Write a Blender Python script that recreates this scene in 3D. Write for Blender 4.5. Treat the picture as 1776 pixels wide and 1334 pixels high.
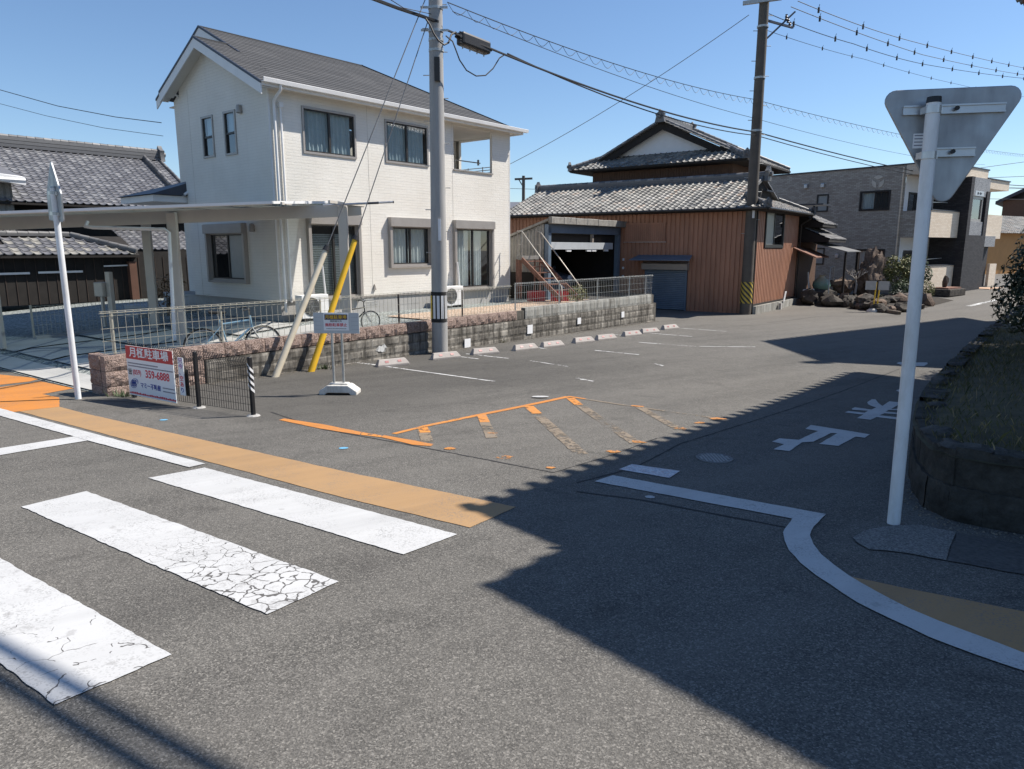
import bpy, bmesh, math, random
from mathutils import Vector, Matrix, noise
from math import sin, cos, pi, radians as R

for o in list(bpy.data.objects): bpy.data.objects.remove(o, do_unlink=True)
scene = bpy.context.scene
COL = scene.collection
random.seed(7)

# ------------------------------------------------------------------ camera
PITCH = math.atan(235/1230.0); EYE = 1.6
cd = bpy.data.cameras.new('camera'); cam = bpy.data.objects.new('camera', cd); COL.objects.link(cam)
cd.sensor_fit = 'HORIZONTAL'; cd.sensor_width = 36.0; cd.lens = 36.0*1230/1776; cd.clip_end = 3000; cd.clip_start = .05
cam.location = (0, 0, EYE); cam.rotation_euler = (pi/2-PITCH, 0, 0)
scene.camera = cam

# ------------------------------------------------------------------ sky, sun, exposure
SUN_EL, SUN_AZ = R(51), R(16)            # azimuth measured from +X towards +Y
world = bpy.data.worlds.new('World'); scene.world = world; world.use_nodes = True
wn = world.node_tree.nodes; wl = world.node_tree.links; wn.clear()
sky = wn.new('ShaderNodeTexSky'); sky.sky_type = 'NISHITA'; sky.sun_disc = False
sky.sun_elevation = SUN_EL; sky.sun_rotation = pi/2-SUN_AZ
sky.altitude = 0; sky.air_density = 1.0; sky.dust_density = 0.1; sky.ozone_density = 5.5
bg = wn.new('ShaderNodeBackground'); bg.inputs['Strength'].default_value = 0.091
wo = wn.new('ShaderNodeOutputWorld'); wl.new(sky.outputs[0], bg.inputs[0]); wl.new(bg.outputs[0], wo.inputs[0])
sd = bpy.data.lights.new('sun', 'SUN'); sd.energy = 4.6; sd.angle = R(0.53); sd.color = (1.0, .94, .86)
sun = bpy.data.objects.new('sun', sd); COL.objects.link(sun)
SUNV = Vector((cos(SUN_EL)*cos(SUN_AZ), cos(SUN_EL)*sin(SUN_AZ), sin(SUN_EL)))
sun.rotation_euler = SUNV.to_track_quat('Z', 'Y').to_euler(); sun.location = SUNV*60
vs = scene.view_settings; vs.view_transform = 'Standard'; vs.look = 'None'; vs.gamma = 1; vs.use_curve_mapping = False
vs.exposure = 0.64
scene.cycles.max_bounces = 8; scene.cycles.transparent_max_bounces = 16
scene.cycles.use_denoising = True
scene.render.film_transparent = False

# ------------------------------------------------------------------ survey helpers: photo pixel -> place
def gz(Y):                                # height of the paved ground
    if Y < 0: return 0.
    if Y < 9: return -.0555*Y
    if Y < 12: t = Y-9; return -.4995-.0555*t+.00625*t*t
    if Y < 24.4: return -.60975-.018*(Y-12)
    if Y < 30: return -.833
    return -.833+.026*(min(Y, 43)-30)
def ray(px, py):
    a = (px-888)/1230.; b = (667-py)/1230.
    return (a, cos(PITCH)+b*sin(PITCH), -sin(PITCH)+b*cos(PITCH))
def aty(px, py, Y):
    d = ray(px, py); t = Y/d[1]; return Vector((d[0]*t, Y, EYE+d[2]*t))
def atz(px, py, z):
    d = ray(px, py); t = (z-EYE)/d[2]; return Vector((d[0]*t, d[1]*t, z))
def G(px, py):
    d = ray(px, py); lo, hi = .5, 200.
    for i in range(50):
        m = (lo+hi)/2
        if EYE+d[2]*m/d[1] > gz(m): lo = m
        else: hi = m
    t = lo/d[1]; return Vector((d[0]*t, lo, EYE+d[2]*t))

# ------------------------------------------------------------------ mesh builder
class MB:
    def __init__(s): s.v = []; s.f = []; s.c = []; s.cur = 0.5
    def add(s, vs, fs):
        n = len(s.v); s.v += [tuple(p) for p in vs]; s.f += [tuple(i+n for i in f) for f in fs]; s.c += [s.cur]*len(fs); return s
    def box(s, x0, y0, z0, x1, y1, z1):
        return s.hexa([(x0,y0,z0),(x1,y0,z0),(x1,y1,z0),(x0,y1,z0),(x0,y0,z1),(x1,y0,z1),(x1,y1,z1),(x0,y1,z1)])
    def hexa(s, p): return s.add(p, [(3,2,1,0),(4,5,6,7),(0,1,5,4),(1,2,6,5),(2,3,7,6),(3,0,4,7)])
    def quad(s, a, b, c, d): return s.add([a,b,c,d], [(0,1,2,3)])
    def prism(s, poly, vec):
        n = len(poly); P = [Vector(p) for p in poly]; V = Vector(vec); Q = [p+V for p in P]
        return s.add(P+Q, [tuple(range(n))[::-1], tuple(range(n, 2*n))]+[(i,(i+1)%n,(i+1)%n+n,i+n) for i in range(n)])
    def cyl(s, p0, p1, r0, r1=None, n=12, caps=True):
        r1 = r0 if r1 is None else r1; p0 = Vector(p0); p1 = Vector(p1); d = (p1-p0).normalized()
        a = d.orthogonal().normalized(); b = d.cross(a)
        vs = []
        for p, r in ((p0, r0), (p1, r1)):
            vs += [p+(a*cos(2*pi*i/n)+b*sin(2*pi*i/n))*r for i in range(n)]
        fs = [(i,(i+1)%n,(i+1)%n+n,i+n) for i in range(n)]
        if caps: fs += [tuple(range(n))[::-1], tuple(range(n, 2*n))]
        return s.add(vs, fs)
    def tube(s, pts, r, n=6, caps=True):
        P = [Vector(p) for p in pts]; m = len(P); vs = []; ref = None
        for i, p in enumerate(P):
            d = (P[min(i+1,m-1)]-P[max(i-1,0)])
            if d.length < 1e-9: d = Vector((0,0,1))
            d.normalize()
            if ref is None or abs(ref.dot(d)) > .98: ref = d.orthogonal().normalized()
            a = (ref-d*ref.dot(d)).normalized(); ref = a; b = d.cross(a)
            rr = r[i] if isinstance(r, (list, tuple)) else r
            vs += [p+(a*cos(2*pi*k/n)+b*sin(2*pi*k/n))*rr for k in range(n)]
        fs = []
        for i in range(m-1):
            fs += [(i*n+k, i*n+(k+1)%n, (i+1)*n+(k+1)%n, (i+1)*n+k) for k in range(n)]
        if caps: fs += [tuple(range(n))[::-1], tuple(range((m-1)*n, m*n))]
        return s.add(vs, fs)
    def bar(s, p0, p1, w, h, up=(0,0,1)):            # rectangular bar along a line
        p0 = Vector(p0); p1 = Vector(p1); d = (p1-p0).normalized(); u = Vector(up)
        if abs(u.dot(d)) > .99: u = Vector((1,0,0))
        a = d.cross(u).normalized(); b = a.cross(d).normalized(); a *= w/2; b *= h/2
        return s.hexa([p0-a-b,p0+a-b,p1+a-b,p1-a-b,p0-a+b,p0+a+b,p1+a+b,p1-a+b])
    def lathe(s, prof, c=(0,0,0), n=16):
        vs = []; m = len(prof)
        for r, z in prof: vs += [(c[0]+r*cos(2*pi*k/n), c[1]+r*sin(2*pi*k/n), c[2]+z) for k in range(n)]
        fs = []
        for i in range(m-1): fs += [(i*n+k, i*n+(k+1)%n, (i+1)*n+(k+1)%n, (i+1)*n+k) for k in range(n)]
        fs += [tuple(range(n))[::-1], tuple(range((m-1)*n, m*n))]
        return s.add(vs, fs)
    def mesh(s, name, mat, smooth=None):
        me = bpy.data.meshes.new(name); me.from_pydata(s.v, [], s.f)
        me.materials.append(mat)
        a = me.attributes.new('tint', 'FLOAT', 'FACE'); a.data.foreach_set('value', s.c)
        if smooth is not None:
            me.polygons.foreach_set('use_smooth', [True]*len(me.polygons)); me.set_sharp_from_angle(angle=R(smooth))
        me.update(); return me
    def build(s, name, mat, parent=None, smooth=None, kind=None, fixn=False):
        me = s.mesh(name, mat, smooth)
        if fixn:
            bm = bmesh.new(); bm.from_mesh(me); bmesh.ops.recalc_face_normals(bm, faces=bm.faces); bm.to_mesh(me); bm.free()
        return put(name, me, parent, kind)
def put(name, me, parent=None, kind=None, loc=None, rot=None):
    o = bpy.data.objects.new(name, me); COL.objects.link(o)
    if parent is not None: o.parent = parent
    if kind: o['kind'] = kind
    if loc is not None: o.location = loc
    if rot is not None: o.rotation_euler = rot
    return o
def tag(o, label, cat, group=None, kind=None):
    o['label'] = label; o['category'] = cat
    if group: o['group'] = group
    if kind: o['kind'] = kind
    return o
def thing(name, label, cat, loc=(0,0,0), rz=0, group=None):
    o = bpy.data.objects.new(name, None); COL.objects.link(o); o.location = loc; o.rotation_euler = (0,0,rz)
    o.empty_display_size = .2
    return tag(o, label, cat, group)
def struct(o): o['kind'] = 'structure'; return o
def rz_of(az): return R(90-az)              # empty rotation whose local +x points along compass azimuth az (from +Y to +X)
def bevel(o, w, seg=1):
    m = o.modifiers.new('bevel', 'BEVEL'); m.width = w; m.segments = seg; m.limit_method = 'ANGLE'; return o

# wall panel with rectangular openings; fn(s, z, d) -> point, d = depth into the wall
def panel(mb, fn, s0, s1, z0, z1, holes=(), depth=.12):
    S = sorted(set([s0, s1]+[h[0] for h in holes]+[h[1] for h in holes])); Z = sorted(set([z0, z1]+[h[2] for h in holes]+[h[3] for h in holes]))
    for i in range(len(S)-1):
        for j in range(len(Z)-1):
            cs = (S[i]+S[i+1])/2; cz = (Z[j]+Z[j+1])/2
            if any(h[0] < cs < h[1] and h[2] < cz < h[3] for h in holes): continue
            mb.quad(fn(S[i],Z[j],0), fn(S[i+1],Z[j],0), fn(S[i+1],Z[j+1],0), fn(S[i],Z[j+1],0))
    for a, b, c, d in holes:
        for p, q in (((a,c),(b,c)), ((b,c),(b,d)), ((b,d),(a,d)), ((a,d),(a,c))):
            mb.quad(fn(p[0],p[1],0), fn(p[0],p[1],depth), fn(q[0],q[1],depth), fn(q[0],q[1],0))

# ------------------------------------------------------------------ materials
class NT:
    def __init__(s, name):
        s.m = bpy.data.materials.new(name); s.m.use_nodes = True; s.n = s.m.node_tree.nodes; s.l = s.m.node_tree.links
        s.b = s.n['Principled BSDF']; s.out = s.n['Material Output']; s._p = None
    def pos(s):
        if s._p is None: s._p = s.n.new('ShaderNodeNewGeometry').outputs['Position']
        return s._p
    def objc(s): return s.n.new('ShaderNodeTexCoord').outputs['Object']
    def scale(s, vec, sc):
        m = s.n.new('ShaderNodeMapping'); m.inputs['Scale'].default_value = sc; s.l.new(vec, m.inputs['Vector']); return m.outputs[0]
    def rot(s, vec, a):
        m = s.n.new('ShaderNodeMapping'); m.inputs['Rotation'].default_value = (0, 0, a); s.l.new(vec, m.inputs['Vector']); return m.outputs[0]
    def noise(s, sc, det=4, rough=.55, vec=None, dist=0):
        t = s.n.new('ShaderNodeTexNoise'); t.inputs['Scale'].default_value = sc; t.inputs['Detail'].default_value = det
        t.inputs['Roughness'].default_value = rough; t.inputs['Distortion'].default_value = dist
        s.l.new(vec if vec is not None else s.pos(), t.inputs['Vector']); return t.outputs['Fac']
    def vor(s, sc, feat='F1', out='Distance', vec=None, rnd=1):
        t = s.n.new('ShaderNodeTexVoronoi'); t.feature = feat; t.inputs['Scale'].default_value = sc; t.inputs['Randomness'].default_value = rnd
        s.l.new(vec if vec is not None else s.pos(), t.inputs['Vector']); return t.outputs[out]
    def ramp(s, f, stops):
        r = s.n.new('ShaderNodeValToRGB'); e = r.color_ramp.elements
        while len(e) < len(stops): e.new(.5)
        for el, (p, c) in zip(e, stops):
            el.position = p; el.color = (c, c, c, 1) if isinstance(c, (int, float)) else (*c, 1)
        s.l.new(f, r.inputs[0]); return r.outputs[0]
    def mix(s, f, a, b, mode='MIX'):
        m = s.n.new('ShaderNodeMix'); m.data_type = 'RGBA'; m.blend_type = mode
        for sock, v in ((m.inputs[0], f), (m.inputs[6], a), (m.inputs[7], b)):
            if isinstance(v, (int, float)): sock.default_value = v if sock is m.inputs[0] else (v, v, v, 1)
            elif isinstance(v, tuple): sock.default_value = (*v, 1)
            else: s.l.new(v, sock)
        return m.outputs[2]
    def math(s, op, a, b=None, clamp=False):
        m = s.n.new('ShaderNodeMath'); m.operation = op; m.use_clamp = clamp
        for i, v in enumerate((a, b)):
            if v is None: continue
            if isinstance(v, (int, float)): m.inputs[i].default_value = v
            else: s.l.new(v, m.inputs[i])
        return m.outputs[0]
    def attr(s, name='tint'):
        a = s.n.new('ShaderNodeAttribute'); a.attribute_name = name; return a.outputs['Fac']
    def sep(s, vec):
        x = s.n.new('ShaderNodeSeparateXYZ'); s.l.new(vec, x.inputs[0]); return x.outputs
    def comb(s, x, y, z):
        c = s.n.new('ShaderNodeCombineXYZ')
        for i, v in enumerate((x, y, z)):
            if isinstance(v, (int, float)): c.inputs[i].default_value = v
            else: s.l.new(v, c.inputs[i])
        return c.outputs[0]
    def bump(s, h, strength=.3, dist=.01):
        b = s.n.new('ShaderNodeBump'); b.inputs['Strength'].default_value = strength; b.inputs['Distance'].default_value = dist
        s.l.new(h, b.inputs['Height']); s.l.new(b.outputs[0], s.b.inputs['Normal']); return b
    def set(s, col=None, rough=None, metal=None, spec=None):
        for k, v in (('Base Color', col), ('Roughness', rough), ('Metallic', metal), ('Specular IOR Level', spec)):
            if v is None: continue
            i = s.b.inputs[k]
            if isinstance(v, (int, float)): i.default_value = v
            elif isinstance(v, tuple): i.default_value = (*v, 1)
            else: s.l.new(v, i)
        return s.m
def dull(c, k): return tuple(x*k for x in c)
def simple(name, col, rough=.6, metal=0, var=.18, sc=3., bump=0, bsc=60, spec=.4, dirt=None, dsc=1.2):
    t = NT(name); f = t.noise(sc, 6, .6)
    c = t.mix(t.ramp(f, [(.3, 0.), (.7, 1.)]), dull(col, 1-var), dull(col, 1+var*.6))
    if dirt:
        d = t.noise(dsc, 8, .7, t.scale(t.pos(), (1, 1, .25)))
        c = t.mix(t.ramp(d, [(.45, 0.), (.75, .8)]), c, dirt)
    if bump: t.bump(t.noise(bsc, 3, .6), bump, .01)
    return t.set(c, rough, metal, spec)
M = {}
def asphalt(name, dark, light, coarse=1.0, patch=.25):
    t = NT(name)
    v = t.vor(145/coarse, 'F1', 'Color'); g1 = t.sep(v)[0]
    n2 = t.noise(300/coarse, 2, .6)
    sp = t.ramp(g1, [(.0, 0.), (.55, .33), (.86, .58), (.95, 1.), (1., 1.35)])
    f = t.math('ADD', t.math('MULTIPLY', sp, .62), t.math('MULTIPLY', n2, .42))
    big = t.noise(.55, 6, .6); mid = t.noise(5, 4, .6)
    c = t.mix(t.ramp(f, [(.18, 0.), (.85, 1.)]), dark, light)
    c = t.mix(t.ramp(big, [(.35, 0.), (.68, patch)]), c, dull(dark, 1.25))
    c = t.mix(t.ramp(mid, [(.4, 0.), (.8, .14)]), c, tuple(x*1.05 for x in light))
    lane = t.noise(1.0, 5, .6, t.scale(t.rot(t.pos(), R(-36)), (.16, 1.5, 1))); c = t.mix(t.ramp(lane, [(.42, 0.), (.7, .28)]), c, dull(light, .8)); c = t.mix(t.ramp(lane, [(.28, .3), (.45, 0.)]), c, dull(dark, 1.0))
    stain = t.noise(1.7, 7, .72, dist=.6)
    c = t.mix(t.ramp(stain, [(.56, 0.), (.74, .5)]), c, dull(dark, .75))
    # newer, darker surfacing in the parking lot next to the block wall; far end paler and tan, painting in the glancing sun on its dust
    x, y, z = t.sep(t.pos()); xr = t.math('ADD', x, 6.05); yr = t.math('SUBTRACT', y, 10.4)
    dd = t.math('ADD', t.math('MULTIPLY', xr, -.788), t.math('MULTIPLY', yr, .6157)); sl_ = t.math('ADD', t.math('MULTIPLY', xr, .6157), t.math('MULTIPLY', yr, .788))
    wob = t.math('MULTIPLY', t.math('SUBTRACT', t.noise(.8, 4), .5), 2.2); dd = t.math('ADD', dd, wob); sl2 = t.math('ADD', sl_, wob)
    near = t.math('MULTIPLY', t.ramp(t.math('DIVIDE', t.math('ADD', dd, 6.), 6.), [(.12, 0.), (.5, 1.)]), t.ramp(t.math('DIVIDE', sl2, 16.), [(.0, 0.), (.04, 1.), (.4, 1.), (.72, 0.)]))
    c = t.mix(t.math('MULTIPLY', near, .42), c, dull(dark, .8))
    far = t.ramp(t.math('DIVIDE', sl2, 30.), [(.42, 0.), (.7, .3)]); c = t.mix(far, c, (.19,.175,.155))
    t.bump(t.math('ADD', t.vor(120/coarse), t.math('MULTIPLY', n2, .5)), .5, .005)
    return t.set(c, .85, 0, .18)
M['asphalt'] = asphalt('asphalt', (.052,.050,.046), (.258,.243,.217))
def paint(name, col, crack=None, wear=.5, alpha=0, wsc=7, dirt=(.2,.19,.18), csc=9.5, cw=.042, keep=.0):
    t = NT(name)
    n = t.noise(wsc, 8, .7); fine = t.noise(170, 3, .6)
    c = t.mix(t.ramp(t.noise(1.3, 5, .6), [(.35, 0.), (.7, .22)]), col, dull(col, .8))
    c = t.mix(t.ramp(fine, [(.5, 0.), (.9, .25)]), c, dull(col, .7))
    agg = t.sep(t.vor(120, 'F1', 'Color'))[0]; thin = t.noise(2.6, 6, .7)            # aggregate showing through where the coat is thin
    c = t.mix(t.math('MULTIPLY', t.ramp(agg, [(.72, 0.), (.8, 1.)]), t.ramp(thin, [(.42, 0.), (.68, .7)])), c, (.16,.155,.15))
    ty = t.noise(1.0, 5, .65, t.scale(t.rot(t.pos(), R(-36)), (.3, 3.2, 1))); c = t.mix(t.ramp(ty, [(.46, 0.), (.7, .24)]), c, dull(col, .45))
    t.bump(t.math('ADD', t.vor(120), t.math('MULTIPLY', fine, .6)), .22, .004)
    mask = t.ramp(n, [(.66-.12*wear, 0.), (.70-.1*wear, .0 if wear <= 0 else .35)])
    c = t.mix(mask, c, dirt)
    if crack:
        cx, cy, r0, r1 = crack
        p = t.pos(); wv = t.n.new('ShaderNodeVectorMath'); wv.operation = 'ADD'; t.l.new(p, wv.inputs[0])
        nn = t.n.new('ShaderNodeTexNoise'); nn.inputs['Scale'].default_value = 9; t.l.new(p, nn.inputs['Vector'])
        sc = t.n.new('ShaderNodeVectorMath'); sc.operation = 'SCALE'; sc.inputs['Scale'].default_value = .13; t.l.new(nn.outputs['Color'], sc.inputs[0]); t.l.new(sc.outputs[0], wv.inputs[1])
        e = t.vor(csc, 'DISTANCE_TO_EDGE', 'Distance', wv.outputs[0])
        d = t.n.new('ShaderNodeVectorMath'); d.operation = 'DISTANCE'; t.l.new(p, d.inputs[0]); d.inputs[1].default_value = (cx, cy, -.22)
        dn = t.math('ADD', d.outputs['Value'], t.math('MULTIPLY', t.math('SUBTRACT', t.noise(3, 3), .5), .7))
        fall = t.ramp(t.math('DIVIDE', dn, 3.), [(r0/3, 1.), (r1/3, 0.)])
        wid = t.math('ADD', t.math('MULTIPLY', t.math('POWER', fall, 1.4), cw), t.math('MULTIPLY', t.noise(6, 2), .009))
        k = t.math('MULTIPLY', t.math('LESS_THAN', e, wid), t.math('MULTIPLY', t.math('GREATER_THAN', fall, .06), t.math('GREATER_THAN', t.noise(4.5, 3), keep)))
        c = t.mix(k, c, (.11,.105,.10)); t.bump(t.math('MULTIPLY', k, -1.), .6, .006)
    m = t.set(c, .7, 0, .3)
    if alpha:                                         # worn away in flakes
        f = t.noise(wsc*2.2, 9, .75); g = t.noise(2.2, 3, .5)
        a = t.ramp(t.math('ADD', t.math('MULTIPLY', f, .7), t.math('MULTIPLY', g, .45)), [(alpha-.03, 0.), (alpha+.03, 1.)])
        t.l.new(a, t.b.inputs['Alpha'])
    return m
c2 = (G(500,1020)+G(560,1010))/2
M['white_paint'] = paint('white_paint', (.53,.53,.52), None, .35)
M['white_paint_cracked'] = paint('white_paint_cracked', (.53,.53,.52), (c2.x-.05, c2.y, .25, 1.3), .5, cw=.04, keep=.38)
M['white_paint_cracked2'] = paint('white_paint_cracked2', (.53,.53,.52), (G(235,1140).x, G(235,1140).y, -.6, .8), .5, csc=5.5, cw=.016, keep=.5)
M['white_paint_worn'] = paint('white_paint_worn', (.7,.7,.68), None, .8, .54)
M['tan_paint'] = paint('tan_paint', (.385,.24,.118), None, .25, dirt=(.3,.2,.1))
M['orange_paint'] = paint('orange_paint', (.56,.22,.05), None, .5, dirt=(.35,.2,.1))
M['orange_paint_worn'] = paint('orange_paint_worn', (.62,.25,.055), None, .6, .50, 5)
M['orange_paint_faint'] = paint('orange_paint_faint', (.25,.20,.145), None, .6, .55, 9)
M['orange_paint_flake'] = paint('orange_paint_flake', (.54,.23,.06), None, .6, .585, 9)
M['blue_paint'] = paint('blue_paint', (.16,.42,.62), None, .4, .48, 20)
M['seam'] = simple('seam', (.035,.034,.034), .9)
M['iron_pale'] = simple('worn_iron', (.34,.33,.32), .5, .3, .2, 40)
M['iron'] = simple('cast_iron', (.16,.155,.15), .55, .3, .3, 40)
t = NT('concrete_rough'); f = t.vor(110, 'F1', 'Color'); M['rough_concrete'] = t.set(t.mix(t.ramp(t.sep(f)[0], [(.1,0.),(.9,1.)]), (.10,.098,.092), (.24,.235,.22)), .9); t.bump(t.vor(110), .5, .006)

# ------------------------------------------------------------------ ground
ys = [-400, -120, -40, -15, -6, -2, 0, 2, 4, 6, 8]+[8.5+.25*i for i in range(17)]+[13, 15, 18, 21, 24.4, 25, 27, 30, 34, 38, 43, 50, 70, 120, 300, 900]
xs = [-900, -200, -60, -30, -15, -8, -4, 0, 4, 8, 15, 30, 60, 200, 900]
mb = MB(); mb.v = [(x, y, gz(y)) for y in ys for x in xs]; nx = len(xs)
mb.f = [(j*nx+i, j*nx+i+1, (j+1)*nx+i+1, (j+1)*nx+i) for j in range(len(ys)-1) for i in range(nx-1)]; mb.c = [.5]*len(mb.f)
ground = struct(mb.build('ground', M['asphalt']))

def ground_poly(name, pts, lift, mat, jit=.004, world=False, parent=ground, step=.09):
    P = [(Vector(p) if world else G(*p)).to_2d() for p in pts]
    Q = []
    for i, a in enumerate(P):
        b = P[(i+1) % len(P)]; L = (b-a).length; n = max(1, min(60, int(L/step))); nrm = Vector((-(b-a).y, (b-a).x))/max(L, 1e-6)
        for k in range(n):
            Q.append(a+(b-a)*k/n+nrm*(random.uniform(-jit, jit) if k else 0))
    bm = bmesh.new(); f = bm.faces.new([bm.verts.new((q.x, q.y, 0)) for q in Q])
    if f.normal.z < 0 or f.calc_area() and sum((Q[i].x*Q[(i+1)%len(Q)].y-Q[(i+1)%len(Q)].x*Q[i].y) for i in range(len(Q))) < 0: bmesh.ops.reverse_faces(bm, faces=[f])
    bmesh.ops.triangulate(bm, faces=bm.faces)
    for v in bm.verts: v.co.z = gz(v.co.y)+lift
    me = bpy.data.meshes.new(name); bm.to_mesh(me); bm.free(); me.materials.append(mat)
    return put(name, me, parent)
def ground_line(name, pts, w, lift, mat, world=False, jit=.004):
    P = [(Vector(p) if world else G(*p)).to_2d() for p in pts]; L = []; Rr = []
    for i, p in enumerate(P):
        d = (P[min(i+1, len(P)-1)]-P[max(i-1, 0)]).normalized(); n = Vector((-d.y, d.x))*w/2
        L.append((p+n).to_3d()); Rr.append((p-n).to_3d())
    return ground_poly(name, L+Rr[::-1], lift, mat, jit, True)

# zebra crossing: three bars, 3 m long, the nearest ones cracked
ground_poly('crosswalk_stripe', [(355,812),(793,928),(700,963),(257,830)], .006, M['white_paint'], .004, step=.05)
ground_poly('crosswalk_stripe', [(150,853),(588,1010),(463,1067),(37,880)], .006, M['white_paint_cracked'], .005, step=.05)
e = (G(150,853)-G(588,1010)).to_2d()
a, b = G(298,1137).to_2d(), G(95,1225).to_2d()
ground_poly('crosswalk_stripe', [x.to_3d() for x in (a+e, a, b, b+e)], .006, M['white_paint_cracked2'], .004, world=True, step=.05)
o4 = (b-G(588,1010).to_2d())
# edge lines, coloured walking strips
wlp = [(0,709),(356,805.5),(328,811.6),(152,765),(0,791),(0,778.5),(128,758),(0,723)]
A0 = G(0,709); B0 = G(356,805.5); dv = (A0-B0).normalized()
ground_poly('edge_line', [(A0+dv*2.2).to_2d().to_3d(), G(356,805.5), G(328,811.6), G(152,765), G(128,758), (G(0,723)+dv*2.2)], .008, M['white_paint'], world=True)
b1, b2 = G(128,758), G(152,765); d2 = (G(0,778.5)-b1)
ground_poly('edge_line', [b1, b1+d2*3, b2+d2*3, b2], .0065, M['white_paint'], world=True)
ground_poly('coloured_strip', [(103,706),(149,718),(600,819),(895,880),(815,916),(600,865),(34,714)], .004, M['tan_paint'])
ground_poly('coloured_strip', [(0,672),(71,662),(128,674),(73,684),(103,690),(103,706),(20,715.5),(-80,690),(-80,676)], .0045, M['orange_paint'])
ground_poly('coloured_strip', [(0,650),(70,657),(52,662),(0,668),(-90,668),(-90,648)], .0045, M['orange_paint'])
# parking lot boundary in orange
ground_poly('lot_line', [(484,729),(493,726.5),(560,736.5),(627,750),(624,755),(555,744)], .005, M['orange_paint'])
ground_poly('lot_line', [(627,750),(662,756),(660,759),(626,755)], .005, M['orange_paint_worn'])
ground_poly('lot_line', [(660,758.5),(666,755.5),(752,771),(747,774.5),(715,772)], .005, M['orange_paint'])
ground_line('lot_line', [(683,753),(735,740)], .07, .005, M['orange_paint_worn'])
ground_line('lot_line', [(735,740),(852,716)], .09, .005, M['orange_paint_worn'])
ground_line('lot_line', [(820,722.5),(985,688.5)], .10, .0055, M['orange_paint'])
ground_line('lot_line', [(985,688),(1255,728)], .06, .005, M['orange_paint_faint'])
ground_line('lot_line', [(985,688),(1015,692.5)], .07, .0058, M['orange_paint'])
ground_line('lot_line', [(1095,704),(1116,706)], .07, .0058, M['orange_paint'])
for p, q, w in (((733,744),(742,769),.13), ((835,720),(853,760),.13), ((917,706),(1008,788),.14), ((990,692),(1103,769),.14), ((1108,706),(1178,745),.12)):
    ground_line('lot_hatch', [p, q], w, .0048, M['orange_paint_faint'])
for p, q, w in (((733,742),(738,751),.12), ((835,720),(841,733),.12), ((917,705),(932,718),.13), ((989,691),(1004,703),.12)):
    ground_line('lot_hatch', [p, q], w, .0062, M['orange_paint_worn'])
for cx, cy, s in ((1018,793,.14), (1106,767,.12), (1180,744,.14), (1245,727,.14), (955,812,.06), (1063,784,.09), (780,779,.1), (875,794,.12), (854,752,.07), (1215,734,.1)):
    c = G(cx, cy); s *= .8
    ground_poly('paint_remnant', [(c.x+s*random.uniform(.5,1.3)*cos(k*.7), c.y+s*random.uniform(.4,.9)*sin(k*.7), 0) for k in range(9)], .0066, M['orange_paint_flake'], .02, True)
# bay lines
for p, q, w, m in (((607,628),(660,634),.07,'white_paint_worn'), ((655,634),(858,662),.05,'white_paint_worn'), ((808,614),(882,622),.05,'white_paint_worn'), ((798,619),(830,623),.05,'white_paint_worn'),
                   ((925,602),(952,606),.06,'white_paint_worn'), ((920,626),(985,636),.04,'white_paint_worn'), ((1032,608),(1108,615.5),.06,'white_paint_worn'), ((1060,580),(1082,582),.05,'white_paint_worn'),
                   ((1108,594),(1203,601),.07,'white_paint_worn'), ((1205,601),(1310,602),.05,'white_paint_worn'), ((1112,577),(1200,584),.05,'white_paint_worn'), ((1000,656),(1030,662),.05,'white_paint_worn'), ((1133,630),(1150,635),.05,'white_paint_worn'),
                   ((1175,569),(1260,575),.05,'white_paint_worn'), ((1680,531),(1730,520),.22,'white_paint_worn')):
    ground_line('bay_line', [p, q], w, .005, M[m])
# stop line and corner line of the side road
lf = [(1375,899),(1358,925),(1361,940),(1368,956),(1388,978),(1417,1001),(1486,1046.5),(1548,1077),(1611,1107),(1690,1137),(1776,1166),(1990,1235)]
rt = [(1432,894),(1411,915),(1404.5,930),(1411,946),(1424,963),(1447,982),(1472,1000),(1522,1029),(1576,1057),(1628,1079),(1680,1098.5),(1776,1135),(1990,1205)]
ground_poly('stop_line', [(1063,825.5),(1433,893),(1376,901),(1031,836)], .006, M['white_paint'])
ground_poly('corner_line', lf+rt[::-1], .0075, M['white_paint'])
ground_poly('coloured_strip', [(1474,1001),(1600,1027),(1776,1062),(1990,1105),(1990,1205),(1776,1135),(1680,1098.5),(1628,1079),(1576,1057),(1522,1029)], .004, M['tan_paint'])
# painted characters (the stop instruction, read from the far side)
def zz(pts, ox, oy, k): return [(ox+x/k, oy+y/k) for x, y in pts]
ground_poly('painted_character', zz([(248,388),(282,363),(470,392),(662,424),(630,446),(572,438),(460,498),(335,485),(452,417),(412,415),(300,470),(225,475),(145,531),(42,520),(110,487),(33,470),(80,449),(205,459),(330,402)], 1330, 640, 3.706), .006, M['white_paint'])
mk = thing('painted_letter', '', '') if False else None
for pts in ([(465,885),(545,838),(500,838),(318,815),(360,798),(560,820),(600,795),(410,782),(400,770),(440,752),(640,780),(700,755),(640,735),(600,715),(590,690),(645,655),(690,655),(725,700),(775,735),(860,680),(970,690),(970,720),(880,775),(975,770),(975,787),(850,785),(815,805),(970,820),(970,838),(800,826),(735,850),(965,875),(950,902),(705,872),(630,905)],
            [(940,548),(985,530),(1100,548),(1120,575),(1060,600),(1000,575)], [(945,215),(980,200),(1040,205),(1045,228),(1000,232)], [(1140,205),(1320,205),(1325,222),(1280,250),(1140,248)]):
    ground_poly('painted_character', zz(pts, 1420, 600, 7.02), .006, M['white_paint'], .002)
st = NT('sticker_print'); v1 = st.noise(14, 4, .6, dist=2.5)
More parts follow.
